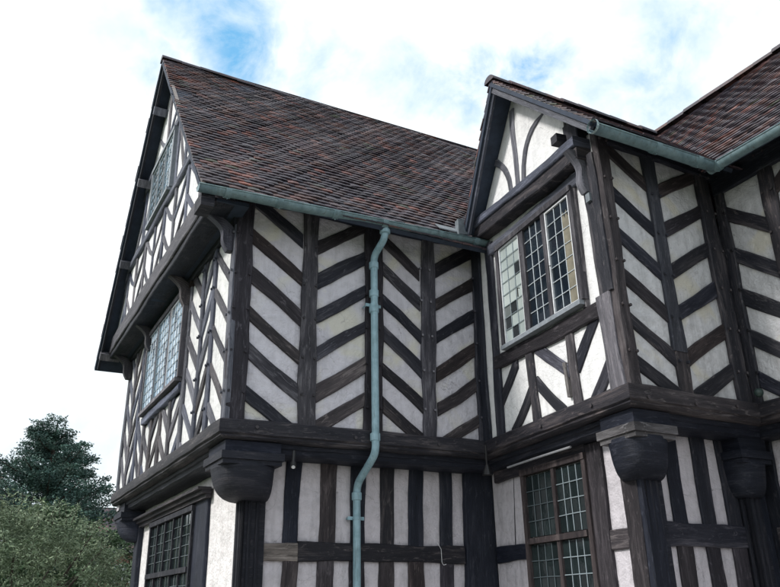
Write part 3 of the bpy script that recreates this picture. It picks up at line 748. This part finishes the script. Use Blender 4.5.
def ridge(parent, a, b, r=.115, seg=.34, sagf=.0):
    a, b = Vector(a), Vector(b); d = (b-a); L = d.length; d = d.normalized(); side = Vector((-d.y, d.x, 0)).normalized(); up = Vector((0, 0, 1))
    n = int(L/seg); mb = MB()
    for i in range(n):
        p0 = a+d*(i*seg+.006); p1 = a+d*((i+1)*seg+.012); rr = r*R.uniform(.95, 1.05); j = Vector((0, R.uniform(-.006, .006), R.uniform(-.010, .010)-sagf*math.sin(i/n*math.pi)))
        t = tile_tint(i*seg, 3, 5); K = 8; base = len(mb.v)
        for p, q in ((p0, rr*1.06), (p1, rr)):
            for k in range(K+1):
                an = math.pi*k/K*1.05-.08
                mb.v.append(tuple(p+j+side*math.cos(an)*q+up*(math.sin(an)*q*.85-.02)))
        for k in range(K): mb.face((base+k, base+k+1, base+K+2+k, base+K+1+k), None, t)
        mb.face(tuple(base+k for k in range(K+1)), None, t); mb.face(tuple(base+K+1+k for k in reversed(range(K+1))), None, t)
    return mb.build('ridge_capping', M['tile'], parent)

# main roof
E0 = (1.82, 7.90, 6.22); SL = math.hypot(3.75, 4.52); S1 = Vector((0, 3.75, 4.52))/SL
g = .108; nS = int(SL/g)
main = hpart(tiled(E0, (1, 0, 0), S1, int(10.4/.165), nS, SL/nS, .165, sag=.04, seed=.3), 'roof', 'tile', label='steep main roof of dark brown tiles with red patches')
slab(main, E0, (10.3, 0, 0), S1*SL, .06, .012)
E1 = (1.82, 15.50, 6.04)
far = hpart(tiled(E1, (1, 0, 0), Vector((0, -3.85, 4.70))/SL, int(10.4/.38), nS//2, SL/(nS//2), .38, seed=3), 'roof', 'tile', label='far slope of the main roof')
slab(far, E1, (10.3, 0, 0), (0, -3.85, 4.70), .06, .012)
ridge(main, (1.80, 11.65, 10.72), (12.1, 11.65, 10.68), .10, sagf=.05)
mb = MB()                                                # verge mortar and bargeboards of the main gable
for sgn, e in ((1, Vector(E0)), (-1, Vector(E1))):
    up = Vector((0, 3.75, 4.52)) if sgn > 0 else Vector((0, -3.85, 4.70)); nn = Vector((0, -4.58*sgn, 3.75)).normalized()
    mb.box(e+Vector((.02, 0, 0))-nn*.035, up*.998, (.05, 0, 0), nn*.034)
mb.build('verge_mortar', M['mortar'], main)
for sgn, e, dep in ((1, Vector(E0), .035), (-1, Vector(E1), .15)):
    mb = MB(); up = Vector((0, 3.75, 4.52)) if sgn > 0 else Vector((0, -3.85, 4.70)); nn = Vector((0, -4.58*sgn, 3.75)).normalized()
    mb.box(e+Vector((.035, 0, 0))-nn*(.04+dep)+up*.01, up*.985, (.04, 0, 0), nn*dep)
    o = mb.build('bargeboard', M['oak_black'], main)
    # cleats where the purlins carry the board
    if sgn < 0:
        for t in (.05, .36, .62, .84):
            cm = MB(); p = e+up*t-nn*.26; cm.box(p+Vector((.02, 0, 0)), up.normalized()*.14, (.36, 0, 0), nn*.10); cm.build('purlin_end', M['oak_grey'], main)
cm = MB(); cm.box((1.86, 7.98, 6.0), (.16, 0, 0), (0, .30, 0), (0, 0, .17)); cm.build('purlin_end', M['oak'], main)

# wing roof (ridge along x from the small gable)
A0 = Vector((5.20, 5.0, 6.36)); AR = Vector((5.30, 6.8, 8.12)); A1 = Vector((5.57, 8.04, 6.47))
SLw = (AR-A0).length; Sw = (AR-A0)/SLw; nw = int(SLw/.108)
def valley(a, s):  # inside the right wing's roof
    p = A0+Vector((a, 0, 0))+Sw*s; return p.x > 7.05+(p.z-6.28)/1.12+.35
wing = hpart(tiled(A0, (1, 0, 0), Sw, int(3.9/.18), nw, SLw/nw, .18, clip=valley, sag=.02, seed=2.2), 'roof', 'tile', label='small gabled roof of the projecting wing')
slab(wing, A0, (2.2, 0, 0), AR-A0, .05, .012)
SLv = (AR-A1).length; Sv = (AR-A1)/SLv; nv = int(SLv/.125)
wf_ = hpart(tiled(A1, (1, 0, 0), Sv, int(3.6/.18), nv, SLv/nv, .18, sag=.01, seed=4.2), 'roof', 'tile', label='hidden slope of the projecting wing')
slab(wf_, A1, (3.4, 0, 0), AR-A1, .05, .012)
ridge(wing, AR+Vector((-.03, 0, .02)), (8.55, 6.8, 8.16), .10, .3)
for a, dep in ((A0, .10), (A1, .08)):
    v = AR-a; N = Vector((1, 0, 0)).cross(v).normalized(); N = N if N.z > 0 else -N
    mb = MB(); mb.box(a+Vector((.03, 0, 0))-N*(.035+dep)+v*.0, v*.975, (.035, 0, 0), N*dep); mb.build('bargeboard', M['oak_grey'], wing)
    mb = MB(); mb.box(a+Vector((.012, 0, 0))-N*.032, v*.99, (.05, 0, 0), N*.03); mb.build('verge_mortar', M['mortar'], wing)
cm = MB(); W = WALLS['WU']; cm.box(W.P(.36, 6.60, .0), W.d*.12, W.n*.24, (0, 0, .11)); cm.build('purlin_end', M['oak'], wing)
mb = MB(); p = A1+Vector((-.02, -.05, -.02)); mb.box(p+Vector((-.10, -.02, -.05)), (.16, 0, .02), (0, .08, -.02), (0, 0, .24)); mb.box(p+Vector((-.38, .02, -.015)), (.4, 0, 0), (0, .12, .12), (0, 0, .015))
mb.build('flashing', M['lead'], wing)

# right wing roof (ridge along y)
T0 = Vector((7.05, 9.6, 6.28)); vT = Vector((2.6, 0, 2.90)); SLt = vT.length
def below(a, s):   # buried in the wing roof
    y = 9.6-a; z = T0.z+s*vT.z/SLt
    return y > 5.1 and z < 6.36+min(y-5.0, 8.6-y)*.98-.3
nt_ = int(SLt/.108)
troof = hpart(tiled(T0, (0, -1, 0), vT/SLt, int(9.2/.165), nt_, SLt/nt_, .165, clip=below, sag=.03, seed=6.1), 'roof', 'tile', label='roof of the right wing sloping up to the right')
slab(troof, T0+Vector((0, -4.6, 0)), (0, -4.6, 0), vT, .06, .012)
tfar = hpart(tiled((12.25, 9.6, 6.28), (0, -1, 0), Vector((-2.6, 0, 2.90))/SLt, int(9.2/.38), nt_//2, SLt/(nt_//2), .38, seed=1), 'roof', 'tile', label='far slope of the right wing')
ridge(troof, (9.65, 10.2, 9.20), (9.65, .4, 9.20))

# rafter feet under the front eaves
for k in range(11):
    x = 2.05+k*.4; mb = MB(); mb.box((x, 7.99, 6.19), (.09, 0, 0), (0, .55, .66), (0, -.02, .11)); mb.build('rafter_foot', M['oak_black'], main)
for k in range(5):
    x = 5.75+k*.38; mb = MB(); mb.box((x, 5.06, 6.30), (.08, 0, 0), (0, .5, .48), (0, -.02, .10)); mb.build('rafter_foot', M['oak_black'], wing)
for k in range(10):
    y = 4.9-k*.45; mb = MB(); mb.box((7.1, y, 6.22), (0, .08, 0), (.5, 0, .55), (-.02, 0, .10)); mb.build('rafter_foot', M['oak_black'], troof)

# ------------------------------------------------------------------ gutters and downpipe
def gutter(a, b, r=.072, joints=(), ends=(True, True), mt='gutter', label=None):
    a, b = Vector(a), Vector(b); d = (b-a).normalized(); side = Vector((-d.y, d.x, 0)).normalized(); up = side.cross(d); up = up if up.z > 0 else -up
    L = (b-a).length; mb = MB(); K = 14; n = max(4, int(L/.25)); rings = []
    for i in range(n+1):
        p = a+d*(L*i/n)+Vector((0, 0, .006*math.sin(i*.9))); base = len(mb.v)
        for k in range(K+1):
            an = math.pi*(1.08*k/K-.04)
            mb.v.append(tuple(p+side*math.cos(an)*r-up*math.sin(an)*r))
        for k in range(K, -1, -1):
            an = math.pi*(1.08*k/K-.04)
            mb.v.append(tuple(p+side*math.cos(an)*(r-.008)-up*math.sin(an)*(r-.008)))
        rings.append(base)
    T = 2*K+2
    for x, y in zip(rings, rings[1:]):
        for k in range(T): mb.face((x+k, x+(k+1) % T, y+(k+1) % T, y+k))
    for e, bs in zip(ends, (rings[0], rings[-1])):
        if e: mb.face(tuple(bs+k for k in range(K+1)))
        else: mb.face(tuple(bs+k for k in range(T)))
    mb.tube([a+side*r+up*.004, b+side*r+up*.004], .010, 6); mb.tube([a-side*r+up*.004, b-side*r+up*.004], .010, 6)
    g_ = at_house(mb.build('gutter', M[mt], house, True))
    if label: g_['label'] = label
    for t in joints:
        jm = MB(); c = a+d*t
        pts = [c-d*.04, c-d*.038, c+d*.038, c+d*.04]
        for q in range(len(pts)-1):
            for k in range(K):
                a0, a1 = math.pi*(1.08*k/K-.04), math.pi*(1.08*(k+1)/K-.04); rr = r+.010; r0 = r-.01 if q == 0 else rr; r1 = r-.01 if q == 2 else rr
                f = lambda p_, an, rq: p_+side*math.cos(an)*rq-up*math.sin(an)*rq
                jm.quad([f(pts[q], a0, r0), f(pts[q], a1, r0), f(pts[q+1], a1, r1), f(pts[q+1], a0, r1)])
        jm.tube([c-up*(r+.01), c-up*(r+.026)], .009, 6)
        jm.build('joint_collar', M[mt], g_, False)
    return g_
gutter((1.80, 7.93, 6.20), (6.05, 7.95, 6.345), joints=(.35, 1.0, 1.75, 2.45, 3.3, 3.9), label='blue-green gutter along the front eaves')
g2 = gutter((5.20, 5.00, 6.265), (7.06, 5.0, 6.29), joints=(.9, 1.55), ends=(False, True), label='blue-green gutter on the projecting wing')
mb = MB(); mb.tube([(5.185, 5.0, 6.268), (5.215, 5.0, 6.268)], .080, 16, False); mb.build('gutter_lip', M['rust'], g2)
gutter((7.05, 5.07, 6.29), (7.05, .6, 6.29), joints=(.12, 1.2, 2.4, 3.6), label='blue-green gutter of the right wing')

def ang(a, b, c, r, n=6):  # rounded corner
    a, b, c = map(Vector, (a, b, c)); u = (a-b).normalized()*r; v = (c-b).normalized()*r
    return [tuple((b+u)*(1-t)**2+b*2*t*(1-t)+(b+v)*t**2) for t in [i/n for i in range(n+1)]]
def pp(x, z, y=8.27): return (x, y, z)
xt = 4.30
pts = [pp(4.29, 6.24, 7.98)]+ang(pp(4.29, 6.24, 7.98), pp(4.29, 6.10, 7.99), pp(4.268, 5.86, 8.27), .06)+ang(pp(4.29, 6.10, 7.99), pp(4.268, 5.93, 8.26), pp(4.262, 4.0), .08)
pts += ang(pp(4.268, 5.9), pp(4.262, 3.32, 8.26), pp(4.26, 3.07, 8.72), .12)+ang(pp(4.262, 3.32, 8.26), pp(4.25, 3.02, 8.76), pp(4.25, 1, 8.76), .12)+[pp(4.25, .12, 8.76)]
mb = MB(); mb.tube(pts, .047, 16)
dp = at_house(mb.build('downpipe', M['pipe'], house, True)); dp['label'] = 'pale blue-green downpipe with a swan neck under the jetty'
def collar(p, r=.062, h=.05):
    m_ = MB(); p = Vector(p); m_.tube([p-Vector((0, 0, h)), p-Vector((0, 0, h-.008)), p+Vector((0, 0, h-.008)), p+Vector((0, 0, h))], [r-.012, r, r, r-.012], 16); m_.build('socket_collar', M['pipe'], dp, False)
for p in (pp(4.268, 5.80, 8.268), pp(4.267, 5.40, 8.27), pp(4.266, 5.18, 8.27), pp(4.262, 3.52, 8.27), pp(4.25, 2.88, 8.76), pp(4.25, 1.2, 8.76)): collar(p)
collar(pp(4.29, 6.19, 7.98), .07, .04)
for (x, z, y) in ((4.266, 5.24, 8.27), (4.25, 2.62, 8.76), (4.25, 1.1, 8.76)):
    m_ = MB(); yy = y+.14; m_.box((x-.11, y+.02, z-.02), (.22, 0, 0), (0, .012, 0), (0, 0, .04)); m_.tube([(x-.09, y+.03, z), (x-.09, yy, z)], .012, 6); m_.tube([(x+.09, y+.03, z), (x+.09, yy, z)], .012, 6); m_.tube([(x, y, z-.015), (x, y, z+.015)], .056, 14)
    m_.build('pipe_bracket', M['pipe'], dp)

# ------------------------------------------------------------------ small fittings
mb = MB(); W = WALLS['WL']
mb.tube([W.P(.86, 3.235, .16), W.P(1.6, 3.23, .17), W.P(2.22, 3.225, .16)], .014, 8)
hpart(mb, 'conduit', 'conduit', label='thin grey conduit under the jetty above the lower window')
mb = MB(); mb.tube([(3.27, 8.40, 3.30), (3.25, 8.36, 3.16)], .022, 10); mb.tube([(3.25, 8.36, 3.16), (3.24, 8.33, 3.11)], .034, 12); o = hpart(mb, 'spotlight', 'iron', label='tiny outdoor lamp under the jetty right of the corner bowl')
b2 = MB(); b2.tube([(3.239, 8.328, 3.108), (3.237, 8.324, 3.103)], .022, 10); b2.build('lens', M['white'], o)
mb = MB(); mb.tube([(5.80, 8.16, 3.52), (5.80, 8.155, 3.27)], .012, 8); mb.tube([(5.80, 8.15, 3.27), (5.80, 8.15, 3.2), (5.80, 8.15, 3.14)], [.02, .05, .07], 12)
hpart(mb, 'bell_lamp', 'iron', label='small dark hanging fitting at the inner corner')
mb = MB(); c = Vector((7.44, 5.30, 3.70)); prev = []
for i in range(9):
    a = math.pi*i/8; prev.append((c+Vector((0, 0, math.cos(a)*.05)), max(.001, math.sin(a)*.05)))
mb.tube([p for p, r in prev], [r for p, r in prev], 14)
M['cap'] = simple('dark_green_paint', (.03, .055, .05), .5, .4, 20)
o = hpart(mb, 'round_cap', 'cap', True, label='dark green ball shaped cap in the inner corner of the sill')
W = WALLS['LL']
mb = MB(); mb.tube([W.P(2.58, 2.36, .03), W.P(2.63, 2.28, .035), W.P(2.635, 2.12, .035), W.P(2.66, 2.09, .03), W.P(2.70, 2.10, .03)], .0035, 6)
hpart(mb, 'loose_wire', 'white', label='short loose white wire hanging over the lower rail')

W = WALLS['WU']; mb = MB(); mb.box(W.P(.12, 5.72, .04), W.d*.07, W.n*.035, (0, 0, .10)); hpart(mb, 'junction_box', 'lead', label='tiny grey box screwed to the corner post')
put('WU', wu, 'patch', [(1.00, 3.72), (1.02, 4.12)], .055, 'oak_pale', wf=.024, vertical=True)['label'] = 'narrow pale repair strip beside a stud'
# ------------------------------------------------------------------ foliage
def leafmat(name, c1, c2, c3):
    m, nt, b = mat(name)
    g = nd(nt, 'ShaderNodeNewGeometry')
    t = nd(nt, 'ShaderNodeVertexColor', layer_name='tint').outputs[0]
    n = noise(nt, g.outputs['Position'], 1.4, 4, .6)
    c = ramp(nt, n.outputs[0], [(.3, c1), (.52, c2), (.75, c3)])
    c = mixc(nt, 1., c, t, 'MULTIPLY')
    nt.links.new(c, b.inputs['Base Color']); b.inputs['Roughness'].default_value = .6
    b.inputs['Specular IOR Level'].default_value = .25
    return m
M['bark'] = simple('bark', (.07, .055, .045), .9, .5, 20, bm=.8)
def leaf(mb, p, L, W_, tint, droop=0.):
    d = Vector((R.gauss(0, 1), R.gauss(0, 1), R.gauss(-droop, .6))).normalized(); s = d.orthogonal().normalized(); s.rotate(Matrix.Rotation(R.uniform(0, 6.28), 3, d))
    p = Vector(p); mb.quad([p-s*W_, p+d*L*.5-s*W_*.6+Vector((0, 0, .01)), p+d*L, p+d*L*.4+s*W_], None, tint)
def clump(mb, c, r, n, L, W_, flat=1., droop=0.):
    base = R.uniform(.65, 1.25)
    for _ in range(n):
        d = Vector((R.gauss(0, 1), R.gauss(0, 1), R.gauss(0, 1))).normalized()*(R.random()**.45)
        p = Vector(c)+Vector((d.x*r, d.y*r, d.z*r*flat))
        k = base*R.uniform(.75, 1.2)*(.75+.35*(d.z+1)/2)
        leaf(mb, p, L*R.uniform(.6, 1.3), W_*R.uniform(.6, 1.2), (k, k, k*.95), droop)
def conifer(loc, H, seed_w, label, m):
    t = tag(empty('pine_tree', loc), label, 'tree'); tr = MB(); tr.tube([(0, 0, 0), (.1, 0, H*.35), (-.05, .1, H*.7), (0, 0, H*.97)], [.32, .24, .13, .03], 9)
    cr = MB()
    T = 15
    for j in range(T):
        f = j/T; z0 = H*(.30+.64*f); prof_ = min(1, (1-f)*1.55+.22)**.9
        for k in range(9 if f < .75 else 6):
            a = 6.28*k/9+R.uniform(-.3, .3)+j; L = seed_w*prof_*R.uniform(.62, 1.12); z = z0+R.uniform(-.16, .16)
            e = Vector((math.cos(a)*L, math.sin(a)*L, z+L*R.uniform(-.03, .30)))
            s = Vector((0, 0, z-L*.10)); mid = s.lerp(e, .5)+Vector((0, 0, -.10*L))
            tr.tube([s, mid, e], [.06, .04, .012], 5, False)
            for q in range(7):
                u = .22+.78*q/6; p = (s.lerp(mid, u*2) if u < .5 else mid.lerp(e, u*2-1)); sd_ = (.40-.18*abs(u-.6))*(.6+.4*prof_)*R.uniform(.8, 1.3)
                side = Vector((-math.sin(a), math.cos(a), 0))
                for w_ in (-1, 0, 1):
                    clump(cr, p+side*w_*sd_*1.1+Vector((R.uniform(-.1, .1), R.uniform(-.1, .1), .06)), sd_, 32, .14, .038, .55)
    for q in range(9): clump(cr, (R.uniform(-.35, .35), R.uniform(-.3, .3), H*R.uniform(.93, .985)), .24, 40, .14, .035, .8)
    tr.build('trunk', M['bark'], t, True); cr.build('crown', m, t)
    return t
M['pine'] = leafmat('pine_needles', (.036, .080, .082), (.062, .120, .108), (.095, .165, .13))  # distance haze is lightened into the needle colours
M['willow'] = leafmat('grey_green_leaves', (.13, .185, .12), (.20, .26, .17), (.29, .34, .23))  # leaf tones paled to include haze
M['laurel'] = leafmat('dark_leaves', (.035, .075, .040), (.06, .11, .055), (.09, .15, .075))
M['copper'] = leafmat('copper_leaves', (.05, .022, .014), (.09, .04, .02), (.13, .07, .035))
conifer((3.35, 39.9, 0), 10.6, 3.55, 'tall dark green pine tree rising behind the bushes', M['pine'])
def bush(name, loc, rx, ry, H, n, m, label, cat, L=.09, W_=.02, droop=.3, stems=9, lump=.42, per=90, group=None):
    t = tag(empty(name, loc), label, cat, group); tr = MB(); cr = MB()
    tr.tube([(0, 0, 0), (.05, 0, H*.2), (0, .05, H*.4)], [.14, .10, .06], 8)
    for k in range(stems):
        a = 6.28*k/stems+R.uniform(-.3, .3); e = Vector((math.cos(a)*rx*.7, math.sin(a)*ry*.7, H*R.uniform(.6, .85)))
        tr.tube([(0, 0, H*.12), (e.x*.4, e.y*.4, H*.42), e], [.07, .045, .012], 6, False)
    for _ in range(n):
        a = R.uniform(0, 6.28); v = R.uniform(-.35, 1); rr = math.sqrt(max(0, 1-v*v))*R.uniform(.72, 1.04)
        p = Vector((math.cos(a)*rx*rr, math.sin(a)*ry*rr, H*.45+v*H*.52*R.uniform(.85, 1.06)))
        clump(cr, p, lump*R.uniform(.6, 1.2), per, L, W_, .8, droop)
    for _ in range(n//2):
        a = R.uniform(0, 6.28); v = R.uniform(.1, 1); rr = math.sqrt(max(0, 1-v*v))
        p = Vector((math.cos(a)*rx*rr*.9, math.sin(a)*ry*rr*.9, H*.45+v*H*.5)); d = Vector((math.cos(a)*rr*.5+R.uniform(-.4, .4), math.sin(a)*rr*.5, .9)).normalized()
        ln = R.uniform(.2, .6)*lump/.42; tr.tube([p, p+d*ln], [.010, .004], 4, False)
        for q in range(26): leaf(cr, p+d*ln*R.random()+Vector((R.gauss(0, .03), R.gauss(0, .03), 0)), L*.9, W_, (R.uniform(.8, 1.35),)*3)
    tr.build('trunk', M['bark'], t, True); cr.build('crown', m, t); return t
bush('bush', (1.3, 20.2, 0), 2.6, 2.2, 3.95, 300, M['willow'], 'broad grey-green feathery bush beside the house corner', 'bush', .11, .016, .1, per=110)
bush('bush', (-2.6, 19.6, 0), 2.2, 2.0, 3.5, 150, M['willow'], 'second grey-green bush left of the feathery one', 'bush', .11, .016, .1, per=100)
bush('shrub', (2.55, 27.0, 0), 1.4, 1.4, 4.75, 110, M['laurel'], 'dark leafy shrub between the feathery bush and the pine', 'shrub', .14, .05, .2, per=70, lump=.45)
bush('shrub', (4.6, 28.0, 0), 1.3, 1.2, 4.45, 70, M['laurel'], 'low leafy shrub close to the house corner beyond the bush', 'shrub', .12, .04, .2, per=60, lump=.4)
bush('copper_shrub', (.3, 33.0, 0), 1.1, 1.2, 5.2, 70, M['copper'], 'reddish brown leafed shrub at the far left below the pine', 'shrub', .14, .05, .2, per=60, lump=.42)

# distant houses
def cottage(loc, w, d, h, rh, label, rot):
    t = tag(empty('cottage', loc), label, 'house'); t.rotation_euler.z = rot
    mb = MB(); mb.box((-w/2, -d/2, 0), (w, 0, 0), (0, d, 0), (0, 0, h)); mb.build('wall', simple('far_brick', (.22, .12, .09), .9, .4, 3), t)
    sl = math.hypot(d/2+.4, rh); S = Vector((0, d/2+.4, rh))/sl
    rf = tiled((-w/2-.3, -d/2-.4, h), (1, 0, 0), S, int((w+.6)/.6), int(sl/.4), .4, .6, seed=3)
    rf2 = tiled((-w/2-.3, d/2+.4, h), (1, 0, 0), Vector((0, -d/2-.4, rh))/sl, int((w+.6)/.6), int(sl/.4), .4, .6, seed=5)
    r1 = rf.build('roof', M['tile'], t); rf2.build('roof', M['tile'], t)
    cm = MB(); cm.box((w*.25, -.3, h+rh*.6), (.8, 0, 0), (0, .6, 0), (0, 0, rh*.7)); cm.build('chimney', simple('far_stack', (.2, .1, .08), .9, .4, 3), r1)
    for k in range(3):
        for zq in (1.0, 3.6):
            if zq+1.3 < h:
                wm = MB(); wm.box((-w/2+1.2+k*w/3.2, -d/2-.05, zq), (1.2, 0, 0), (0, .06, 0), (0, 0, 1.2)); f = wm.build('window', M['white'], t)
                pm = MB()
                for q in (0, 1): pm.quad([(-w/2+1.27+k*w/3.2+q*.56, -d/2-.056, zq+.07), (-w/2+1.77+k*w/3.2+q*.56, -d/2-.056, zq+.07), (-w/2+1.77+k*w/3.2+q*.56, -d/2-.056, zq+1.13), (-w/2+1.27+k*w/3.2+q*.56, -d/2-.056, zq+1.13)])
                pm.build('pane', M['glass_low'], f)
    return t
cottage((10.5, 64, 0), 9, 7, 5.6, 3.5, 'brown tiled house roof seen over the bushes beside the house corner', .05)
cottage((-.5, 60, 0), 7, 6, 6.0, 3.6, 'orange-brown roofed house at the far left behind the pine', .05)

# ------------------------------------------------------------------ ground
def ground():
    mb = MB(); s = 600; n = 24
    for i in range(n):
        for j in range(n):
            x0, x1, y0, y1 = [-s+2*s*k/n for k in (i, i+1, j, j+1)]; mb.quad([(x0, y0, 0), (x1, y0, 0), (x1, y1, 0), (x0, y1, 0)])
    m, nt, b = mat('lawn'); g = nd(nt, 'ShaderNodeNewGeometry').outputs['Position']
    n1 = noise(nt, g, .6, 6, .6); n2 = noise(nt, g, 30, 5, .7)
    c = mixc(nt, n1.outputs[0], (.035, .065, .018), (.075, .10, .035)); c = mixc(nt, ramp(nt, n2.outputs[0], [(.4, (0,)*3), (.7, (.6,)*3)]), c, (.02, .04, .012))
    nt.links.new(c, b.inputs['Base Color']); b.inputs['Roughness'].default_value = .95; bump(nt, b, n2.outputs[0], .8, .05)
    return tag(mb.build('ground', m), 'mown lawn around the house', None, None, 'structure')
ground()
m, nt, b = mat('stone_flags'); g_ = nd(nt, 'ShaderNodeNewGeometry').outputs['Position']
br = nd(nt, 'ShaderNodeTexBrick', {'Vector': g_, 'Color1': (.46, .43, .39, 1), 'Color2': (.36, .34, .31, 1), 'Mortar': (.09, .085, .08, 1), 'Scale': 1.0, 'Mortar Size': .012, 'Brick Width': .9, 'Row Height': .6})  # out-of-view paving, stone paled to bounce light up the walls
nb = noise(nt, g_, 12, 6, .6); c = mixc(nt, .5, br.outputs[0], ramp(nt, nb.outputs[0], [(.3, (.5,)*3), (.7, (1.2,)*3)]), 'MULTIPLY')
nt.links.new(c, b.inputs['Base Color']); b.inputs['Roughness'].default_value = .85; bump(nt, b, nb.outputs[0], .5, .01)
mb = MB()
mb.quad([(-1.5, -3, .006), (8.2, -3, .006), (8.2, 6.2, .006), (-1.5, 6.2, .006)]); mb.quad([(.6, 6.2, .006), (6.6, 6.2, .006), (6.6, 9.2, .006), (.6, 9.2, .006)]); mb.quad([(.6, 9.2, .006), (3.2, 9.2, .006), (3.2, 16.5, .006), (.6, 16.5, .006)])
tag(mb.build('path', m), 'stone flagged path along the house', None, None, 'structure')

# ------------------------------------------------------------------ sky, sun, camera
SUN_EL, SUN_DIR = rad(38), Vector((-.93, .16, 0)).normalized()
w = bpy.data.worlds.new('World'); sc.world = w; w.use_nodes = True; nt = w.node_tree; nt.nodes.clear()
out = nt.nodes.new('ShaderNodeOutputWorld'); bg = nt.nodes.new('ShaderNodeBackground'); nt.links.new(bg.outputs[0], out.inputs[0])
sky = nd(nt, 'ShaderNodeTexSky', sky_type='NISHITA', sun_disc=False, sun_elevation=SUN_EL)
sky.sun_rotation = math.atan2(SUN_DIR.x, SUN_DIR.y); sky.air_density = 1.2; sky.dust_density = 2.0; sky.ozone_density = 2.0
gen = nd(nt, 'ShaderNodeTexCoord').outputs['Generated']
warp = noise(nt, gen, 7, 5, .6)
vw = nd(nt, 'ShaderNodeVectorMath', {0: nd(nt, 'ShaderNodeVectorMath', {0: warp.outputs[1], 1: (.5, .5, .5)}, operation='SUBTRACT').outputs[0], 'Scale': .17}, operation='SCALE').outputs[0]
dirw = nd(nt, 'ShaderNodeVectorMath', {0: nd(nt, 'ShaderNodeVectorMath', {0: gen, 1: vw}, operation='ADD').outputs[0]}, operation='NORMALIZE').outputs[0]
total = None
# gaps in the cloud where blue shows: (direction, angular radius deg, depth)
for d, r_, k in (((.157, .734, .66), 2.6, .8), ((.203, .740, .641), 4.6, .9), ((.17, .72, .68), 4.0, .7), ((.113, .799, .591), 2.0, .55), ((.27, .715, .65), 3.2, .45), ((.395, .675, .62), 3.0, .5), ((.43, .66, .605), 2.4, .5), ((.478, .632, .61), 3.0, .7),
                 ((.526, .596, .607), 2.8, .95), ((.540, .570, .62), 2.6, .6), ((.643, .484, .594), 3.0, .62), ((.639, .515, .571), 3.2, .6), ((.30, .72, .62), 3.0, .5), ((.60, .56, .57), 2.2, .4), ((.56, .5, .66), 3.0, .35), ((-.5, .2, .84), 14, .9), ((.3, -.6, .74), 18, .9), ((.6, -.1, .8), 12, .8), ((-.3, -.7, .65), 12, .8)):
    v = Vector(d).normalized()
    dt = nd(nt, 'ShaderNodeVectorMath', {0: dirw, 1: tuple(v)}, operation='DOT_PRODUCT').outputs['Value']
    mr = nd(nt, 'ShaderNodeMapRange', {'Value': dt, 'From Min': math.cos(rad(r_*1.25)), 'From Max': 1.0, 'To Min': 0., 'To Max': k}).outputs[0]
    total = mr if total is None else nd(nt, 'ShaderNodeMath', {0: total, 1: mr}, operation='MAXIMUM').outputs[0]
n2 = noise(nt, gen, 11, 7, .62, .4)
gapn = nd(nt, 'ShaderNodeMath', {0: total, 1: nd(nt, 'ShaderNodeMapRange', {'Value': n2.outputs[0], 'From Min': .33, 'From Max': .66, 'To Min': .0, 'To Max': 1.2}).outputs[0]}, operation='MULTIPLY', use_clamp=True).outputs[0]
skyc = nd(nt, 'ShaderNodeVectorMath', {0: sky.outputs[0], 'Scale': .15}, operation='SCALE').outputs[0]
skyc = mixc(nt, .7, skyc, (.17, .52, .86))
n3 = noise(nt, gen, 4, 6, .6)
cloud = ramp(nt, n3.outputs[0], [(.34, (.70, .82, .90)), (.47, (.90, .95, .98)), (.6, (1.08, 1.08, 1.08))])
cc = mixc(nt, gapn, cloud, skyc)
nt.links.new(cc, bg.inputs[0]); bg.inputs[1].default_value = 1.24
ld = bpy.data.lights.new('sun', 'SUN'); ld.energy = 3.2; ld.angle = rad(9); ld.color = (1, .96, .90)
lo = bpy.data.objects.new('sun', ld); COL.objects.link(lo)
sd = Vector((SUN_DIR.x*math.cos(SUN_EL), SUN_DIR.y*math.cos(SUN_EL), math.sin(SUN_EL)))
lo.rotation_euler = sd.to_track_quat('Z', 'Y').to_euler(); lo.location = (-20, 10, 30)

cd = bpy.data.cameras.new('camera'); co = bpy.data.objects.new('camera', cd); COL.objects.link(co)
rt = Vector((0.8815252393229505, -0.47178659737856443, -0.018184030647006477)); up = Vector((-0.16355763199418702, -0.341280830043968, 0.9256221129926372)); fw = Vector((0.4429019682199086, 0.8129851176857155, 0.37801196405467696))
co.matrix_world = Matrix(((rt.x, up.x, -fw.x, 0), (rt.y, up.y, -fw.y, 0), (rt.z, up.z, -fw.z, 1.6), (0, 0, 0, 1)))
cd.sensor_width = 36; cd.sensor_fit = 'HORIZONTAL'; cd.lens = 36*770.37/780; cd.clip_end = 3000; cd.clip_start = .05
sc.camera = co
sc.view_settings.view_transform = 'Standard'; sc.view_settings.look = 'None'; sc.view_settings.exposure = 0
